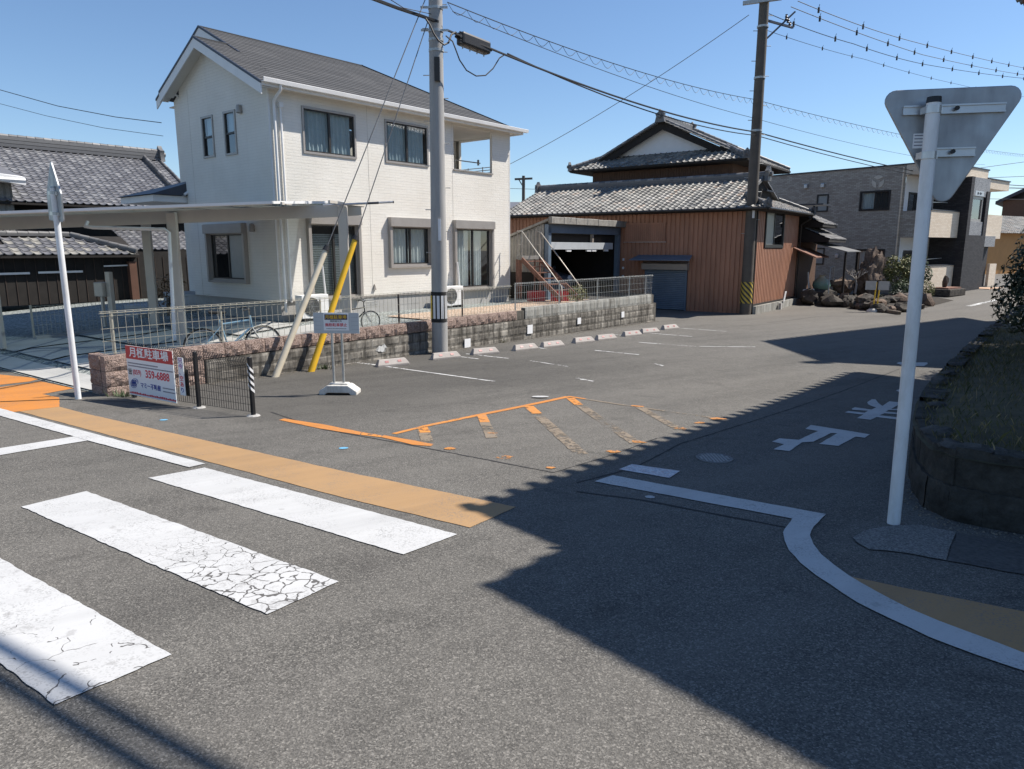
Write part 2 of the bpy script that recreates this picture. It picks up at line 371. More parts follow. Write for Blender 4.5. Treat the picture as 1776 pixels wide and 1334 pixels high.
M['sticker'] = st.set(st.mix(st.ramp(st.noise(23, 5, .7, dist=1.5), [(.5,0.),(.6,.6)]), st.mix(st.ramp(v1, [(.5,0.),(.56,.7),(.62,0.)]), (.66,.66,.66), (.42,.2,.2)), (.2,.26,.36)), .6)
ground_poly('road_sticker', [(1073,815),(1096,806),(1179,818),(1161,830)], .006, M['sticker'])
c = G(937,690); ground_poly('road_marker', [(c.x+.13*cos(k*pi/5), c.y+.07*sin(k*pi/5), 0) for k in range(10)], .02, M['white_paint'], 0, True)
for px, py in ((1127,863), (1010,659)):
    c = G(px, py); ground_poly('road_stud', [(c.x+.04*cos(k*pi/4), c.y+.04*sin(k*pi/4), 0) for k in range(8)], .006, M['white_paint'], 0, True)
for px, py in ((284,729), (596,778)):
    c = G(px, py); ground_poly('survey_mark', [(c.x+.05*cos(k*pi/4), c.y+.045*sin(k*pi/4), 0) for k in range(8)], .006, M['blue_paint'], .008, True)
ground_poly('concrete_apron', zz([(920,155),(960,130),(1000,115),(1130,95),(1250,92),(1435,130),(1385,270),(1300,255),(1200,235),(1100,222),(1000,215),(940,180)], 1160, 880, 2.883), .008, M['rough_concrete'], .008)
ground_poly('concrete_apron', zz([(1437,130),(1776,190),(2200,260),(2200,420),(1776,340),(1390,272)], 1160, 880, 2.883), .007, simple('dark_concrete', (.09,.088,.085), .9, 0, .4, 30, .6, 80), .01)
# tarmac seams
for pts, w in (([(470,715),(560,745),(700,770),(830,795),(960,820)], .02), ([(1000,853),(1115,868),(1240,892),(1380,918)], .025), ([(1000,838),(1100,812),(1180,770),(1270,742)], .02), ([(0,696),(100,693),(215,697),(330,707)], .02),
               ([(960,820),(1060,790),(1140,760)], .012), ([(1270,742),(1400,700),(1560,640)], .02), ([(1330,560),(1420,549),(1560,548)], .03)):
    ground_line('pavement_seam', pts, w, .003, M['seam'], jit=.006)
# manhole with a gridded lid
mc = G(1239,796)
mh = thing('manhole_cover', 'round cast iron manhole lid in the shaded side road', 'manhole cover', (mc.x, mc.y, mc.z+.004))
mb = MB(); mb.lathe([(.17,0),(.17,.008),(.15,.008),(.15,.005),(.0,.005)], n=28); mb.build('frame', M['iron'], mh)
mb = MB()
for i in range(-4, 5):
    for j in range(-4, 5):
        if math.hypot(i, j)*.031 < .135: mb.box(i*.031-.010, j*.031-.010, .005, i*.031+.010, j*.031+.010, .010)
mb.build('stud_pattern', M['iron_pale'], mh)
# ------------------------------------------------------------------ shared building materials
def siding():
    t = NT('cream_siding'); x, y, z = t.sep(t.objc())
    v = t.comb(t.math('ADD', x, y), z, 0.)
    br = t.n.new('ShaderNodeTexBrick'); t.l.new(v, br.inputs['Vector'])
    br.inputs['Scale'].default_value = 1; br.inputs['Brick Width'].default_value = .42; br.inputs['Row Height'].default_value = .075; br.inputs['Mortar Size'].default_value = .006; br.inputs['Mortar Smooth'].default_value = .4
    br.inputs['Color1'].default_value = (.2,.2,.2,1); br.inputs['Color2'].default_value = (1,1,1,1); br.inputs['Mortar'].default_value = (0,0,0,1)
    n = t.noise(14, 5, .65, t.scale(v, (1.2, 7, 1)))
    h = t.math('ADD', t.math('MULTIPLY', br.outputs['Color'], .5), t.math('MULTIPLY', n, .9))
    t.bump(h, .65, .012)
    c = t.mix(t.ramp(t.noise(.8, 5, .6), [(.3,0.),(.7,1.)]), (.72,.685,.615), (.80,.77,.705))
    c = t.mix(t.math('MULTIPLY', br.outputs['Fac'], .22), c, (.5,.47,.42))
    c = t.mix(t.ramp(t.noise(2.2, 6, .7, t.scale(t.pos(), (1,1,.07))), [(.55,0.),(.8,.22)]), c, (.52,.49,.43))
    return t.set(c, .75, 0, .3)
M['siding'] = siding()
M['white_trim'] = simple('white_trim', (.78,.77,.75), .45, 0, .06)
M['soffit'] = simple('soffit_board', (.74,.71,.65), .7, 0, .06)
M['grey_trim'] = simple('taupe_aluminium', (.36,.335,.31), .4, .25, .08)
M['dark_trim'] = simple('dark_bronze_aluminium', (.045,.042,.04), .4, .3, .1)
M['dark_metal'] = simple('dark_metal', (.05,.055,.07), .45, .4, .1)
M['alu'] = simple('aluminium', (.55,.55,.55), .35, .7, .1)
M['galv'] = simple('galvanised_steel', (.46,.47,.46), .45, .6, .2, 20)
M['foundation'] = simple('foundation_mortar', (.40,.39,.37), .9, 0, .12, 2, .3, 40)
M['curtain'] = simple('lace_curtain', (.78,.79,.77), .9, 0, .05)
M['curtain_blue'] = simple('pale_curtain', (.58,.66,.70), .9, 0, .08)
def glass(name, tint=(.02,.025,.03), clear=.72, refl=.12):
    t = NT(name); n = t.n; tr = n.new('ShaderNodeBsdfTransparent'); tr.inputs[0].default_value = (.80,.86,.86,1)
    gl = n.new('ShaderNodeBsdfGlossy'); gl.inputs['Roughness'].default_value = .015; gl.inputs[0].default_value = (.95,.97,1,1)
    df = n.new('ShaderNodeBsdfDiffuse'); df.inputs[0].default_value = (*tint, 1)
    m1 = n.new('ShaderNodeMixShader'); m1.inputs[0].default_value = clear; t.l.new(df.outputs[0], m1.inputs[1]); t.l.new(tr.outputs[0], m1.inputs[2])
    ge = n.new('ShaderNodeNewGeometry'); dp = n.new('ShaderNodeVectorMath'); dp.operation = 'DOT_PRODUCT'; t.l.new(ge.outputs['Normal'], dp.inputs[0]); t.l.new(ge.outputs['Incoming'], dp.inputs[1])
    k = t.math('ADD', t.math('MULTIPLY', t.math('POWER', t.math('SUBTRACT', 1., t.math('ABSOLUTE', dp.outputs['Value'])), 4.), .9), refl, True)
    m2 = n.new('ShaderNodeMixShader'); t.l.new(k, m2.inputs[0]); t.l.new(m1.outputs[0], m2.inputs[1]); t.l.new(gl.outputs[0], m2.inputs[2])
    t.l.new(m2.outputs[0], t.out.inputs['Surface']); return t.m
M['glass'] = glass('window_glass', clear=.92); M['glass_dark'] = glass('window_glass_dark', (.01,.012,.014), .25)
M['glass_frost'] = simple('frosted_glass', (.34,.36,.35), .25, 0, .06, spec=.6)
def gravel(name, a, b, c):
    t = NT(name); v = t.vor(26, 'F1', 'Color'); s = t.sep(v)
    k = t.mix(t.ramp(s[0], [(0.,0.),(1.,1.)]), a, b); k = t.mix(t.ramp(s[1], [(.75,0.),(.9,.7)]), k, c)
    t.bump(t.vor(26), 1.0, .03); return t.set(k, .85)
M['gravel_grey'] = gravel('grey_gravel', (.10,.115,.11), (.34,.37,.35), (.5,.52,.5))
M['gravel_tan'] = gravel('tan_gravel', (.30,.20,.13), (.58,.44,.32), (.62,.56,.48))
M['slab'] = simple('yard_concrete', (.42,.42,.40), .85, 0, .12, 1.5, .3, 50)
def obj_random(t):
    return t.n.new('ShaderNodeObjectInfo').outputs['Random']
def stained_block(name, base, stain, amount):
    t = NT(name); r = obj_random(t)
    c = t.mix(r, dull(base, .9), dull(base, 1.07))
    c = t.mix(t.ramp(t.noise(55, 3, .7), [(.3,0.),(.75,.5)]), c, dull(base, .6))
    st = t.noise(5.5, 7, .72, t.scale(t.pos(), (1, 1, .16))); bl = t.noise(1.1, 5, .6)
    c = t.mix(t.ramp(t.math('ADD', t.math('MULTIPLY', st, .72), t.math('MULTIPLY', bl, .38)), [(.50-.07*amount, 0.), (.66-.05*amount, .88)]), c, stain)
    t.bump(t.noise(70, 4, .7), .6, .01); return t.set(c, .93, 0, .2)
M['old_concrete'] = stained_block('stained_concrete_block', (.41,.38,.33), (.065,.058,.05), .9)
M['coping'] = stained_block('grey_coping_block', (.42,.415,.38), (.18,.17,.15), .1)
def pinkm():
    t = NT('pink_split_block'); r = obj_random(t)
    v = t.sep(t.vor(75, 'F1', 'Color'))[0]
    c = t.mix(t.ramp(v, [(.05,0.),(.95,1.)]), (.20,.135,.11), (.50,.385,.33)); c = t.mix(t.math('MULTIPLY', r, .35), c, (.40,.30,.26))
    t.bump(t.math('ADD', t.noise(40, 5, .7), t.vor(75)), 1.0, .02); return t.set(c, .92, 0, .2)
M['pink_block'] = pinkm()
M['mortar'] = stained_block('mortar', (.28,.26,.23), (.06,.055,.045), 1.0)

# ------------------------------------------------------------------ yard behind the block wall
W0 = Vector((-6.05, 10.4, 0)); WAZ = 38.0; WS = Vector((sin(R(WAZ)), cos(R(WAZ)), 0)); WD = Vector((-WS.y, WS.x, 0))
def wp(s, d, z=0): p = W0+WS*s+WD*d; return Vector((p.x, p.y, z))
def s_at(px):                                  # wall station seen at photo column px (ground height)
    k = (px-888)/1252.; return (W0.x-k*W0.y)/(k*WS.y-WS.x)
def yz(s, d):
    pts = [(0, None), (1, -.50), (3, -.44), (5, -.32), (6.5, -.22), (25, -.20)]
    y = (W0+WS*s+WD*d).y; road = gz(y)+.01
    vals = [(0, road), (.25, road+.0)]+pts[1:]
    if s <= .25: return road
    for (a, za), (b, zb) in zip(vals[1:], vals[2:]):
        if s <= b: return za+(zb-za)*(s-a)/(b-a)
    return -.20
ss = [-.02,.25,.6,1,1.5,2,2.5,3,4,5,6,8,10,12,14,17.7]; ds = [.1,1,2,3,4,5,7,9,11,13,16]
mb = MB(); mb.v = [tuple(wp(s, d, yz(s, d))) for d in ds for s in ss]; n = len(ss)
for j in range(len(ds)-1):
    for i in range(n-1): mb.add([], []); mb.f.append((j*n+i, j*n+i+1, (j+1)*n+i+1, (j+1)*n+i)); mb.c.append(.5)
yard = struct(mb.build('yard', M['gravel_grey']))
def yard_patch(name, s0, s1, d0, d1, mat, lift, nn=6):
    mb = MB()
    for i in range(nn):
        for j in range(nn):
            a, b = s0+(s1-s0)*i/nn, s0+(s1-s0)*(i+1)/nn; c, d = d0+(d1-d0)*j/nn, d0+(d1-d0)*(j+1)/nn
            mb.quad(*[wp(p, q, yz(p, q)+lift) for p, q in ((a,c),(b,c),(b,d),(a,d))])
    return mb.build(name, mat, yard)
yard_patch('apron_slab', .02, .55, .15, 7, M['slab'], .02)
for i in range(4):
    for j in range(2):
        yard_patch('paving_slab', .75+j*1.75, 2.35+j*1.75, .5+i*1.9, 2.25+i*1.9, M['slab'], .03)
yard_patch('paving_slab', 4.4, 6.4, 1.2, 3.4, M['slab'], .03); yard_patch('paving_slab', 4.4, 6.0, 3.7, 7.6, M['slab'], .03)
yard_patch('tan_gravel', 8.6, 17.4, .15, 3.4, M['gravel_tan'], .03)

# ------------------------------------------------------------------ block wall
def rough_block(name, L, Hh, T, amp, mat, seed):
    rnd = random.Random(seed); mb = MB(); nx, nz = 7, 4
    def dis(i, k): return 0 if i in (0, nx) or k in (0, nz) else rnd.uniform(-amp, amp*.3)
    fr = [[(L*i/nx, -.012+dis(i, k) if 0 < i < nx and 0 < k < nz else .0, Hh*k/nz) for i in range(nx+1)] for k in range(nz+1)]
    vs = [p for row in fr for p in row]; w = nx+1
    mb.add(vs, [(k*w+i, k*w+i+1, (k+1)*w+i+1, (k+1)*w+i) for k in range(nz) for i in range(nx)])
    mb.add([(0,0,0),(L,0,0),(L,T,0),(0,T,0),(0,0,Hh),(L,0,Hh),(L,T,Hh),(0,T,Hh)], [(3,2,1,0),(4,5,6,7),(1,2,6,5),(2,3,7,6),(3,0,4,7)])
    return mb.mesh(name, mat)
wall_rz = rz_of(WAZ)
pw = thing('block_wall', 'low pink split-face block course running along the parking lot below the white house', 'wall', tuple(wp(0,0,0)), wall_rz)
pm = [rough_block('brick', .375, .225, .15, .022, M['pink_block'], i) for i in range(4)]
COPE_S = s_at(912)
i = 0; s = 0.
while s+.375 < COPE_S:
    put('brick', pm[i % 4], pw, loc=(s, random.uniform(-.004,.004), -.195)); 
    if s < 1.5:
        for k in (1, 2): put('brick', pm[(i+k) % 4], pw, loc=(s, random.uniform(-.004,.004), -.195-.235*k))
    s += .386; i += 1
# the short return of the wall at its end, three courses high
for k in range(3): put('brick', pm[k], pw, loc=(0.0, .55, -.195-.235*k), rot=(0,0,-pi/2))
mb = MB(); mb.box(.006, .02, -.75, 1.54, .14, .018); mb.box(1.54, .02, -.2, COPE_S-.05, .14, .018); mb.build('mortar_core', M['mortar'], pw)
cw = thing('retaining_wall', 'weather-stained grey concrete block retaining wall behind the row of wheel stops', 'wall', tuple(wp(0,0,0)), wall_rz)
cb = [rough_block('concrete_block', .392, .188, .16, .004, M['old_concrete'], 20+i) for i in range(3)]
gb = [rough_block('coping_block', .392, .30, .14, .003, M['coping'], 30+i) for i in range(3)]
L_END = 17.85
for r in range(4):
    s = 1.56+(.2 if r % 2 else 0)
    while s+.39 < L_END:
        bump = .1 if s < s_at(735) else .0                  # the wall steps back at the utility pole
        if -.213-.196*(r+1)+.2 > gz(wp(s,0).y)-.05: put('concrete_block', cb[(r+int(s*7)) % 3], cw, loc=(s, random.uniform(-.003,.003)-.02, -.21-.195*(r+1)+ .004))
        s += .3945
mb = MB(); mb.box(1.56, -.024, -1.1, L_END-.03, .13, -.212); mb.build('mortar_core', M['mortar'], cw)
s = COPE_S
while s+.39 < L_END-.1:
    put('coping_block', gb[int(s*5) % 3], cw, loc=(s, .01+random.uniform(-.002,.002), -.212)); s += .396
mb = MB(); mb.box(COPE_S, .03, -.21, L_END-.12, .13, .07); mb.build('mortar_core', M['mortar'], cw)
# white plates on the wall
M['plate'] = simple('white_plate', (.82,.82,.82), .5, 0, .03)
for (px, py, w), wh in zip(((806,595,.21), (917,571,.23), (1004,556.5,.18), (1081,545.5,.18)), ('nearest the striped utility pole', 'second from the utility pole', 'third from the utility pole', 'farthest from the utility pole')):
    sp = s_at(px); p = wp(sp, 0); z = aty(px, py, p.y).z
    mb = MB(); mb.box(-w/2, -.012, -w/2, w/2, 0, w/2)
    o = mb.build('bay_plate', M['plate']); o.location = wp(sp, -.046, z); o.rotation_euler = (0, R(random.uniform(-2,2)), wall_rz)
    tag(o, 'blank white square plate on the stained wall, '+wh, 'plate', 'white plates on the retaining wall')
sp = s_at(655); mb = MB(); mb.prism([(.06*random.uniform(.7,1.5)*cos(k*.57)*2, 0, .05*random.uniform(.7,1.5)*sin(k*.57)*1.6) for k in range(11)], (0, -.004, 0))
o = mb.build('plaster_patch', M['white_paint_worn'], cw); o.location = (sp, -.036, -.44)

# ------------------------------------------------------------------ mesh fences on the wall
def mesh_fence(name, label, s0, s1, z0, z1, posts, pitch, mat, pmats, rows=4, r=.0036, d=.07):
    f = thing(name, label, 'fence', tuple(wp(s0, d, z0)), wall_rz); Hh = z1-z0; L = s1-s0
    mb = MB(); k = 0; x = .02
    while x < L:
        mb.tube([(x,0,.03),(x,0,Hh-.06),(x,-.03,Hh-.02),(x,.0,Hh)], r, 4); x += pitch
    mb.build('wire_mesh', mat, f)
    mb = MB()
    for j in range(rows): mb.cyl((0,.004,.03+(Hh-.1)*j/(rows-1)), (L,.004,.03+(Hh-.1)*j/(rows-1)), r*1.1, None, 4)
    mb.cyl((0,-.03,Hh-.02), (L,-.03,Hh-.02), r*1.2, None, 4); mb.cyl((0,0,Hh), (L,0,Hh), r*1.4, None, 4); mb.cyl((0,.025,Hh-.03), (L,.025,Hh-.03), r*1.2, None, 4)
    mb.build('rail_wires', mat, f)
    for q, pm_ in zip(posts, pmats):
        mb = MB(); mb.cyl((q-s0,.03,-.05), (q-s0,.03,Hh-.04), .019, None, 8); mb.build('post', pm_, f, 40)
    return f
M['fence_beige'] = simple('beige_fence_coating', (.43,.41,.34), .5, .2, .15, 30)
M['fence_brown'] = simple('brown_fence_coating', (.07,.05,.045), .5, .2, .2)
pxs = [186, 380, 556, 694, 806, 898]
mesh_fence('mesh_fence', 'beige wire mesh fence on top of the pink block wall', .03, s_at(890), .03, .69, [s_at(p) for p in pxs[:5]], .115, M['fence_beige'], [M['fence_beige']]*3+[M['fence_brown']]*3)
mesh_fence('mesh_fence', 'silver wire mesh fence on the grey coping in front of the garage', s_at(896), L_END-.15, .085, .74, [s_at(p) for p in (899, 976, 1043, 1098, 1127)], .10, M['galv'], [M['galv']]*5)

# ------------------------------------------------------------------ white house
HA = Vector((-5.96, 18.3, -.06)); HAZ = 40.0
house = thing('white_house', 'two-storey cream sided house with dark grey shingle roof and corner balcony', 'house', tuple(HA), rz_of(HAZ))
HL, HD = 9.15, 6.7
front = lambda s, z, d: (s, d, z)
gable = lambda s, z, d: (d, s, z)
side2 = lambda s, z, d: (.9+d, s, z)
right = lambda s, z, d: (HL-d, s, z)
back = lambda s, z, d: (s, HD-d, z)
EZ = 5.60; RS = .5; RY = 4.1                       # eave line height at the wall, roof slope, ridge position
FH = [(.98,2.51,.36,2.33), (3.74,5.29,1.17,2.33), (6.41,8.11,.38,2.33), (.95,2.6,4.1,5.22), (3.67,5.3,4.11,5.25), (6.42,8.24,4.14,5.46)]
GH = [(2.72,3.30,4.13,5.18), (1.56,2.12,4.11,5.18), (1.46,3.35,.80,2.10)]
mb = MB()
panel(mb, front, 0, HL, .32, EZ, FH, .1); 
panel(mb, gable, 0, 4.49, .32, EZ, GH, .1)
mb.add([gable(0,EZ,0), gable(4.49,EZ,0), gable(4.49,EZ+.30+.5*.35,0), gable(2.7,EZ+1.42,0)], [(0,1,2,3)])
mb.quad((0,4.49,.32), (.9,4.49,.32), (.9,4.49,EZ+.55), (0,4.49,EZ+.55))
panel(mb, side2, 4.49, HD, .32, EZ); mb.add([side2(0,EZ,0), side2(HD,EZ,0), side2(HD,EZ+.55,0), side2(RY,EZ+RY*RS,0)], [(0,1,2,3)])
panel(mb, right, 0, HD, .32, 5.55, [(.35, 2.3, 4.14, 5.46)], .12)
panel(mb, back, .9, HL, .32, EZ+.5)
mb.box(6.42, .12, 3.2, 6.46, 2.5, 5.5); mb.box(6.46, 2.42, 3.2, 9.02, 2.5, 5.5); mb.box(6.47, .13, 3.2, 9.0, 2.4, 3.3)
mb.build('wall', M['siding'], house)
mb = MB(); mb.box(6.47,.12,5.47,9.03,2.41,5.5); mb.build('balcony_ceiling', M['soffit'], house)
mb = MB(); mb.box(.03,.03,-.4,HL-.03,HD-.03,.32); mb.build('foundation', M['foundation'], house)
mb = MB(); mb.box(-.012,-.012,.30,HL+.012,-.001,.335); mb.box(-.012,-.012,.30,-.001,4.49,.335); mb.build('base_flashing', M['grey_trim'], house)
# vertical joints of the siding boards
M['sealant'] = simple('joint_sealant', (.60,.57,.51), .8)
for b_ in [(x-.006,-.004,.34,x+.006,.01,EZ) for x in (3.03, 5.75, 6.36)]+[(-.004,4.0,.34,.01,4.012,6.0)]:
    mb = MB(); mb.box(*b_); mb.build('siding_joint', M['sealant'], house)

def curtain(mb, fn, s0, s1, z0, z1, d, amp=.03, wl=.13):
    n = max(8, int((s1-s0)/.02)); ph = random.random()*6
    for i in range(n):
        a, b = s0+(s1-s0)*i/n, s0+(s1-s0)*(i+1)/n
        f = lambda x: d+amp*sin(x*2*pi/wl+ph)+amp*.5*sin(x*2*pi/(wl*2.7)+ph*2)
        mb.quad(fn(a,z0,f(a)), fn(b,z0,f(b)), fn(b,z1,f(b)), fn(a,z1,f(a)))
def bars(mb, fn, rects, d0, d1):
    for s0, s1, z0, z1 in rects:
        mb.hexa([fn(s0,z0,d0), fn(s1,z0,d0), fn(s1,z0,d1), fn(s0,z0,d1), fn(s0,z1,d0), fn(s1,z1,d0), fn(s1,z1,d1), fn(s0,z1,d1)])
def window(parent, fn, s0, s1, z0, z1, fm, sash=None, style='slide', proud=.03, cur=None, curmat=None, gl=None, fw=.05, blind=False):
    sash = sash or M['dark_trim']; mb = MB()
    bars(mb, fn, [(s0-.02,s0+fw,z0-.02,z1+.02), (s1-fw,s1+.02,z0-.02,z1+.02), (s0+fw,s1-fw,z1-fw,z1+.02), (s0+fw,s1-fw,z0-.02,z0+fw)], -proud, .07)
    w = mb.build('window', fm, parent, fixn=True)
    a, b, c, d = s0+fw, s1-fw, z0+fw, z1-fw; m = (a+b)/2; h = (c+d)/2
    mb = MB()
    if style == 'slide': bars(mb, fn, [(m-.03,m+.03,c,d), (a,a+.03,c,d), (b-.03,b,c,d), (a+.03,m-.03,c,c+.035), (a+.03,m-.03,d-.03,d), (m+.03,b-.03,c,c+.035), (m+.03,b-.03,d-.03,d)], .0, .055)
    elif style == 'hung': bars(mb, fn, [(a,b,h-.025,h+.025), (a,a+.025,c,h-.025), (b-.025,b,c,h-.025), (a,a+.025,h+.025,d), (b-.025,b,h+.025,d)], .0, .055)
    mb.build('sash', sash, w, fixn=True)
    quads = [(a,m,c,d,.03), (m,b,c,d,.015)] if style == 'slide' else [(a,b,h,d,.015), (a,b,c,h,.03)] if style == 'hung' else [(a,b,c,d,.02)]
    for i, (p, q, r, s_, dd) in enumerate(quads):
        mb = MB(); mb.quad(fn(p,r,dd), fn(q,r,dd), fn(q,s_,dd), fn(p,s_,dd)); g = gl[i] if isinstance(gl, list) else (gl or M['glass'])
        mb.build('pane', g, w)
    if cur:
        mb = MB()
        for p, q in cur: curtain(mb, fn, p, q, z0+.04, z1-.03, .11, .022)
        mb.build('curtain', curmat or M['curtain'], w, 180)
    if blind:
        mb = MB(); k = z0+.05
        while k < z1-.3: bars(mb, fn, [(a,b,k,k+.034)], .09, .115); k += .046
        mb.build('slatted_screen', M['galv'], w)
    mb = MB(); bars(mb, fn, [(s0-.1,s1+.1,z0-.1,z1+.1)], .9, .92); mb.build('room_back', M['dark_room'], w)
    return w
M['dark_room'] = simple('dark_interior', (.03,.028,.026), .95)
def shutter_box(parent, fn, s0, s1, z0, z1, zt, side=True):
    mb = MB(); bars(mb, fn, [(s0-.09,s1+.09,zt-.02,zt+.22)], -.17, -.002); bars(mb, fn, [(s0-.085,s1+.085,zt+.22,zt+.235)], -.15, -.002)
    o = mb.build('shutter_box', M['grey_trim'], parent, fixn=True)
    mb = MB(); bars(mb, fn, [(s0-.09,s0+.0,z0-.06,zt-.02), (s1,s1+.09,z0-.06,zt-.02)], -.12, -.002); bars(mb, fn, [(s0,s1,z0-.06,z0-.0)], -.10, -.002)
    mb.build('shutter_rail', M['grey_trim'], o, fixn=True)
    return o
f = FH
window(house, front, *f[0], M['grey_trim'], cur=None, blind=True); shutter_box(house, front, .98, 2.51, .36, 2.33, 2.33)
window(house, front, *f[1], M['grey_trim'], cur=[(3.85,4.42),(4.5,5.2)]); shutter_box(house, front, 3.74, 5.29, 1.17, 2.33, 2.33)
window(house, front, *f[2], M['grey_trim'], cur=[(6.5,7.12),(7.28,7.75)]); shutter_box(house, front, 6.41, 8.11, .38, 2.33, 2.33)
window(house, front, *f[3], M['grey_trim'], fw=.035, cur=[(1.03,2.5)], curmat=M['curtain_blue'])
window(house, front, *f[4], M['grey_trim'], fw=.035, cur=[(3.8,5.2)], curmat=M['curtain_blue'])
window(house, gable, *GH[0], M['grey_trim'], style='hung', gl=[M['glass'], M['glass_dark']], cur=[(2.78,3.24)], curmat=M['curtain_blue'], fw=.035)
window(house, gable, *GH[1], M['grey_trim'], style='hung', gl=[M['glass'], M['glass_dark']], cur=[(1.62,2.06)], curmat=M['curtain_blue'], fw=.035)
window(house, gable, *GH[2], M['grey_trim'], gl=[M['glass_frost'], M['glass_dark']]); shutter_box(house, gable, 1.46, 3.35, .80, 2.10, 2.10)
# balcony frame and rails
mb = MB(); bars(mb, front, [(6.40,8.26,4.10,4.14)], -.04, .14); bars(mb, right, [(.33,2.32,4.10,4.14)], -.04, .14); mb.build('parapet_cap', M['grey_trim'], house, fixn=True)
mb = MB()
for k in range(4): mb.cyl((HL-.06,.4,4.2+.09*k), (HL-.06,2.25,4.2+.09*k), .014, None, 6)
for y in (.5, 1.2, 1.9): mb.cyl((HL-.06,y,4.12), (HL-.06,y,4.5), .02, None, 6)
for x in (6.6, 8.1): mb.bar((x,.5,4.42), (x,.5,4.6), .05, .05)
mb.cyl((6.55,.5,4.5), (8.2,.5,4.5), .018, None, 6); mb.build('balcony_rail', M['alu'], house)
# roof: shingle courses as overlapping strips
M['shingle'] = NT('shingle'); t = M['shingle']; c = t.mix(t.ramp(t.attr(), [(0.,0.),(1.,1.)]), (.062,.063,.066), (.092,.092,.094)); c = t.mix(t.ramp(t.noise(50, 4, .7), [(.3,0.),(.8,.4)]), c, (.125,.125,.125)); t.bump(t.noise(120, 2), .4, .01); M['shingle'] = t.set(c, .9, 0, .25)
OV = .32; rz = lambda y: EZ+.12+RS*y                 # front roof surface
def shingle_plane(mb, P, nrm, width_at, n, th=.012):
    # P(a, b): a across, b up the slope 0..1; width_at(b) -> (a0, a1)
    for k in range(n):
        b0, b1 = k/n, min(1., (k+1.35)/n); a0, a1 = width_at(k/n); c0, c1 = width_at(min(1., (k+1)/n))
        m = max(1, int((a1-a0)/.9)); off = random.random()
        cuts = [0.]+[(i+off)/m for i in range(m) if 0 < (i+off)/m < 1]+[1.]
        for u0, u1 in zip(cuts, cuts[1:]):
            mb.cur = random.random()
            l0, l1 = a0+(a1-a0)*u0, a0+(a1-a0)*u1; h0, h1 = c0+(c1-c0)*u0, c0+(c1-c0)*u1
            q = [Vector(P(l0, b0))+nrm*th, Vector(P(l1, b0))+nrm*th, Vector(P(h1, k/n+1/n))+nrm*.002, Vector(P(h0, k/n+1/n))+nrm*.002]
            mb.quad(*q); mb.quad(Vector(P(l0,b0)), Vector(P(l1,b0)), q[1], q[0])
n1 = Vector((0,-RS,1)).normalized(); n2 = Vector((0,RS,1)).normalized(); n3 = Vector((RS,0,1)).normalized()
X0, X1, XR = .55, HL+OV, 6.2          # verge, right eave, ridge end
ridge_z = rz(RY)
mb = MB()
shingle_plane(mb, lambda a, b: (a, -OV+(RY+OV)*b, rz(-OV+(RY+OV)*b)), n1, lambda b: (X0, X1-(X1-XR)*b), 24)
HB = HD+.35; ZB = ridge_z-.53*(HB-RY)
shingle_plane(mb, lambda a, b: (a, HB-(HB-RY)*b, ZB+(ridge_z-ZB)*b), n2, lambda b: (X0, X1-(X1-XR)*b), 18)
shingle_plane(mb, lambda a, b: (X1-(X1-XR)*b, a, rz(-OV+(RY+OV)*b)), n3, lambda b: (-OV+(RY+OV)*b, HB-(HB-RY)*b), 24)
BR = 2.7                                          # lower front gable: ridge at y = 2.7
shingle_plane(mb, lambda a, b: (a, -OV+(BR+OV)*b, rz(-OV+(BR+OV)*b)), n1, lambda b: (-.36, X0), 20)
shingle_plane(mb, lambda a, b: (a, 4.85-(4.85-BR)*b, rz(BR)-RS*(4.85-BR)*(1-b)), n2, lambda b: (-.36, .95), 14)
roof = mb.build('roof', M['shingle'], house)
mb = MB()
# soffits
mb.box(-.34,-OV+.03,EZ-.07,HL+OV-.03,-.002,EZ-.04); mb.box(HL+.002,-.0,EZ-.07,HL+OV-.03,HD,EZ-.04); mb.box(.9,HD+.002,EZ+.4,HL,HB-.03,EZ+.43)
for xa, xb, ya, yb, yr in ((-.34,0,-OV+.02,4.83,BR), (.56,.9,4.49,HB,RY)):
    for y0, y1 in ((ya, yr), (max(ya, yr), yb)):
        if y1 <= y0: continue
        zf = lambda y: (rz(y) if y <= yr else rz(yr)-RS*(y-yr))-.10
        mb.hexa([(xa,y0,zf(y0)-.02),(xb,y0,zf(y0)-.02),(xb,y1,zf(y1)-.02),(xa,y1,zf(y1)-.02),(xa,y0,zf(y0)),(xb,y0,zf(y0)),(xb,y1,zf(y1)),(xa,y1,zf(y1))])
mb.build('soffit', M['soffit'], roof)
def verge(x, pts, th, w, d0, d1):                   # board following the gable slope
    mb = MB()
    for (y0, z0), (y1, z1) in zip(pts, pts[1:]):
        mb.hexa([(x,y0,z0-d1),(x+w,y0,z0-d1),(x+w,y1,z1-d1),(x,y1,z1-d1),(x,y0,z0-d0),(x+w,y0,z0-d0),(x+w,y1,z1-d0),(x,y1,z1-d0)])
    return mb
vb = [(-OV-.02, rz(-OV-.02)), (BR, rz(BR)), (4.87, rz(BR)-RS*(4.87-BR))]
verge(-.38, vb, 0, .03, .03, .27).build('barge_board', M['white_trim'], roof); verge(-.395, vb, 0, .06, -.03, .03).build('verge_cap', M['dark_metal'], roof)
vb = [(BR-.6, rz(BR-.6)), (RY, ridge_z), (HB+.02, ZB-.01)]
verge(.53, vb, 0, .03, .03, .27).build('barge_board', M['white_trim'], roof); verge(.51, vb, 0, .07, -.03, .03).build('verge_cap', M['dark_metal'], roof)
mb = MB(); mb.bar((X0,RY,ridge_z+.0), (XR,RY,ridge_z+.0), .12, .03); mb.bar((-.36,BR,rz(BR)+.0), (.6,BR,rz(BR)+.0), .12, .03)
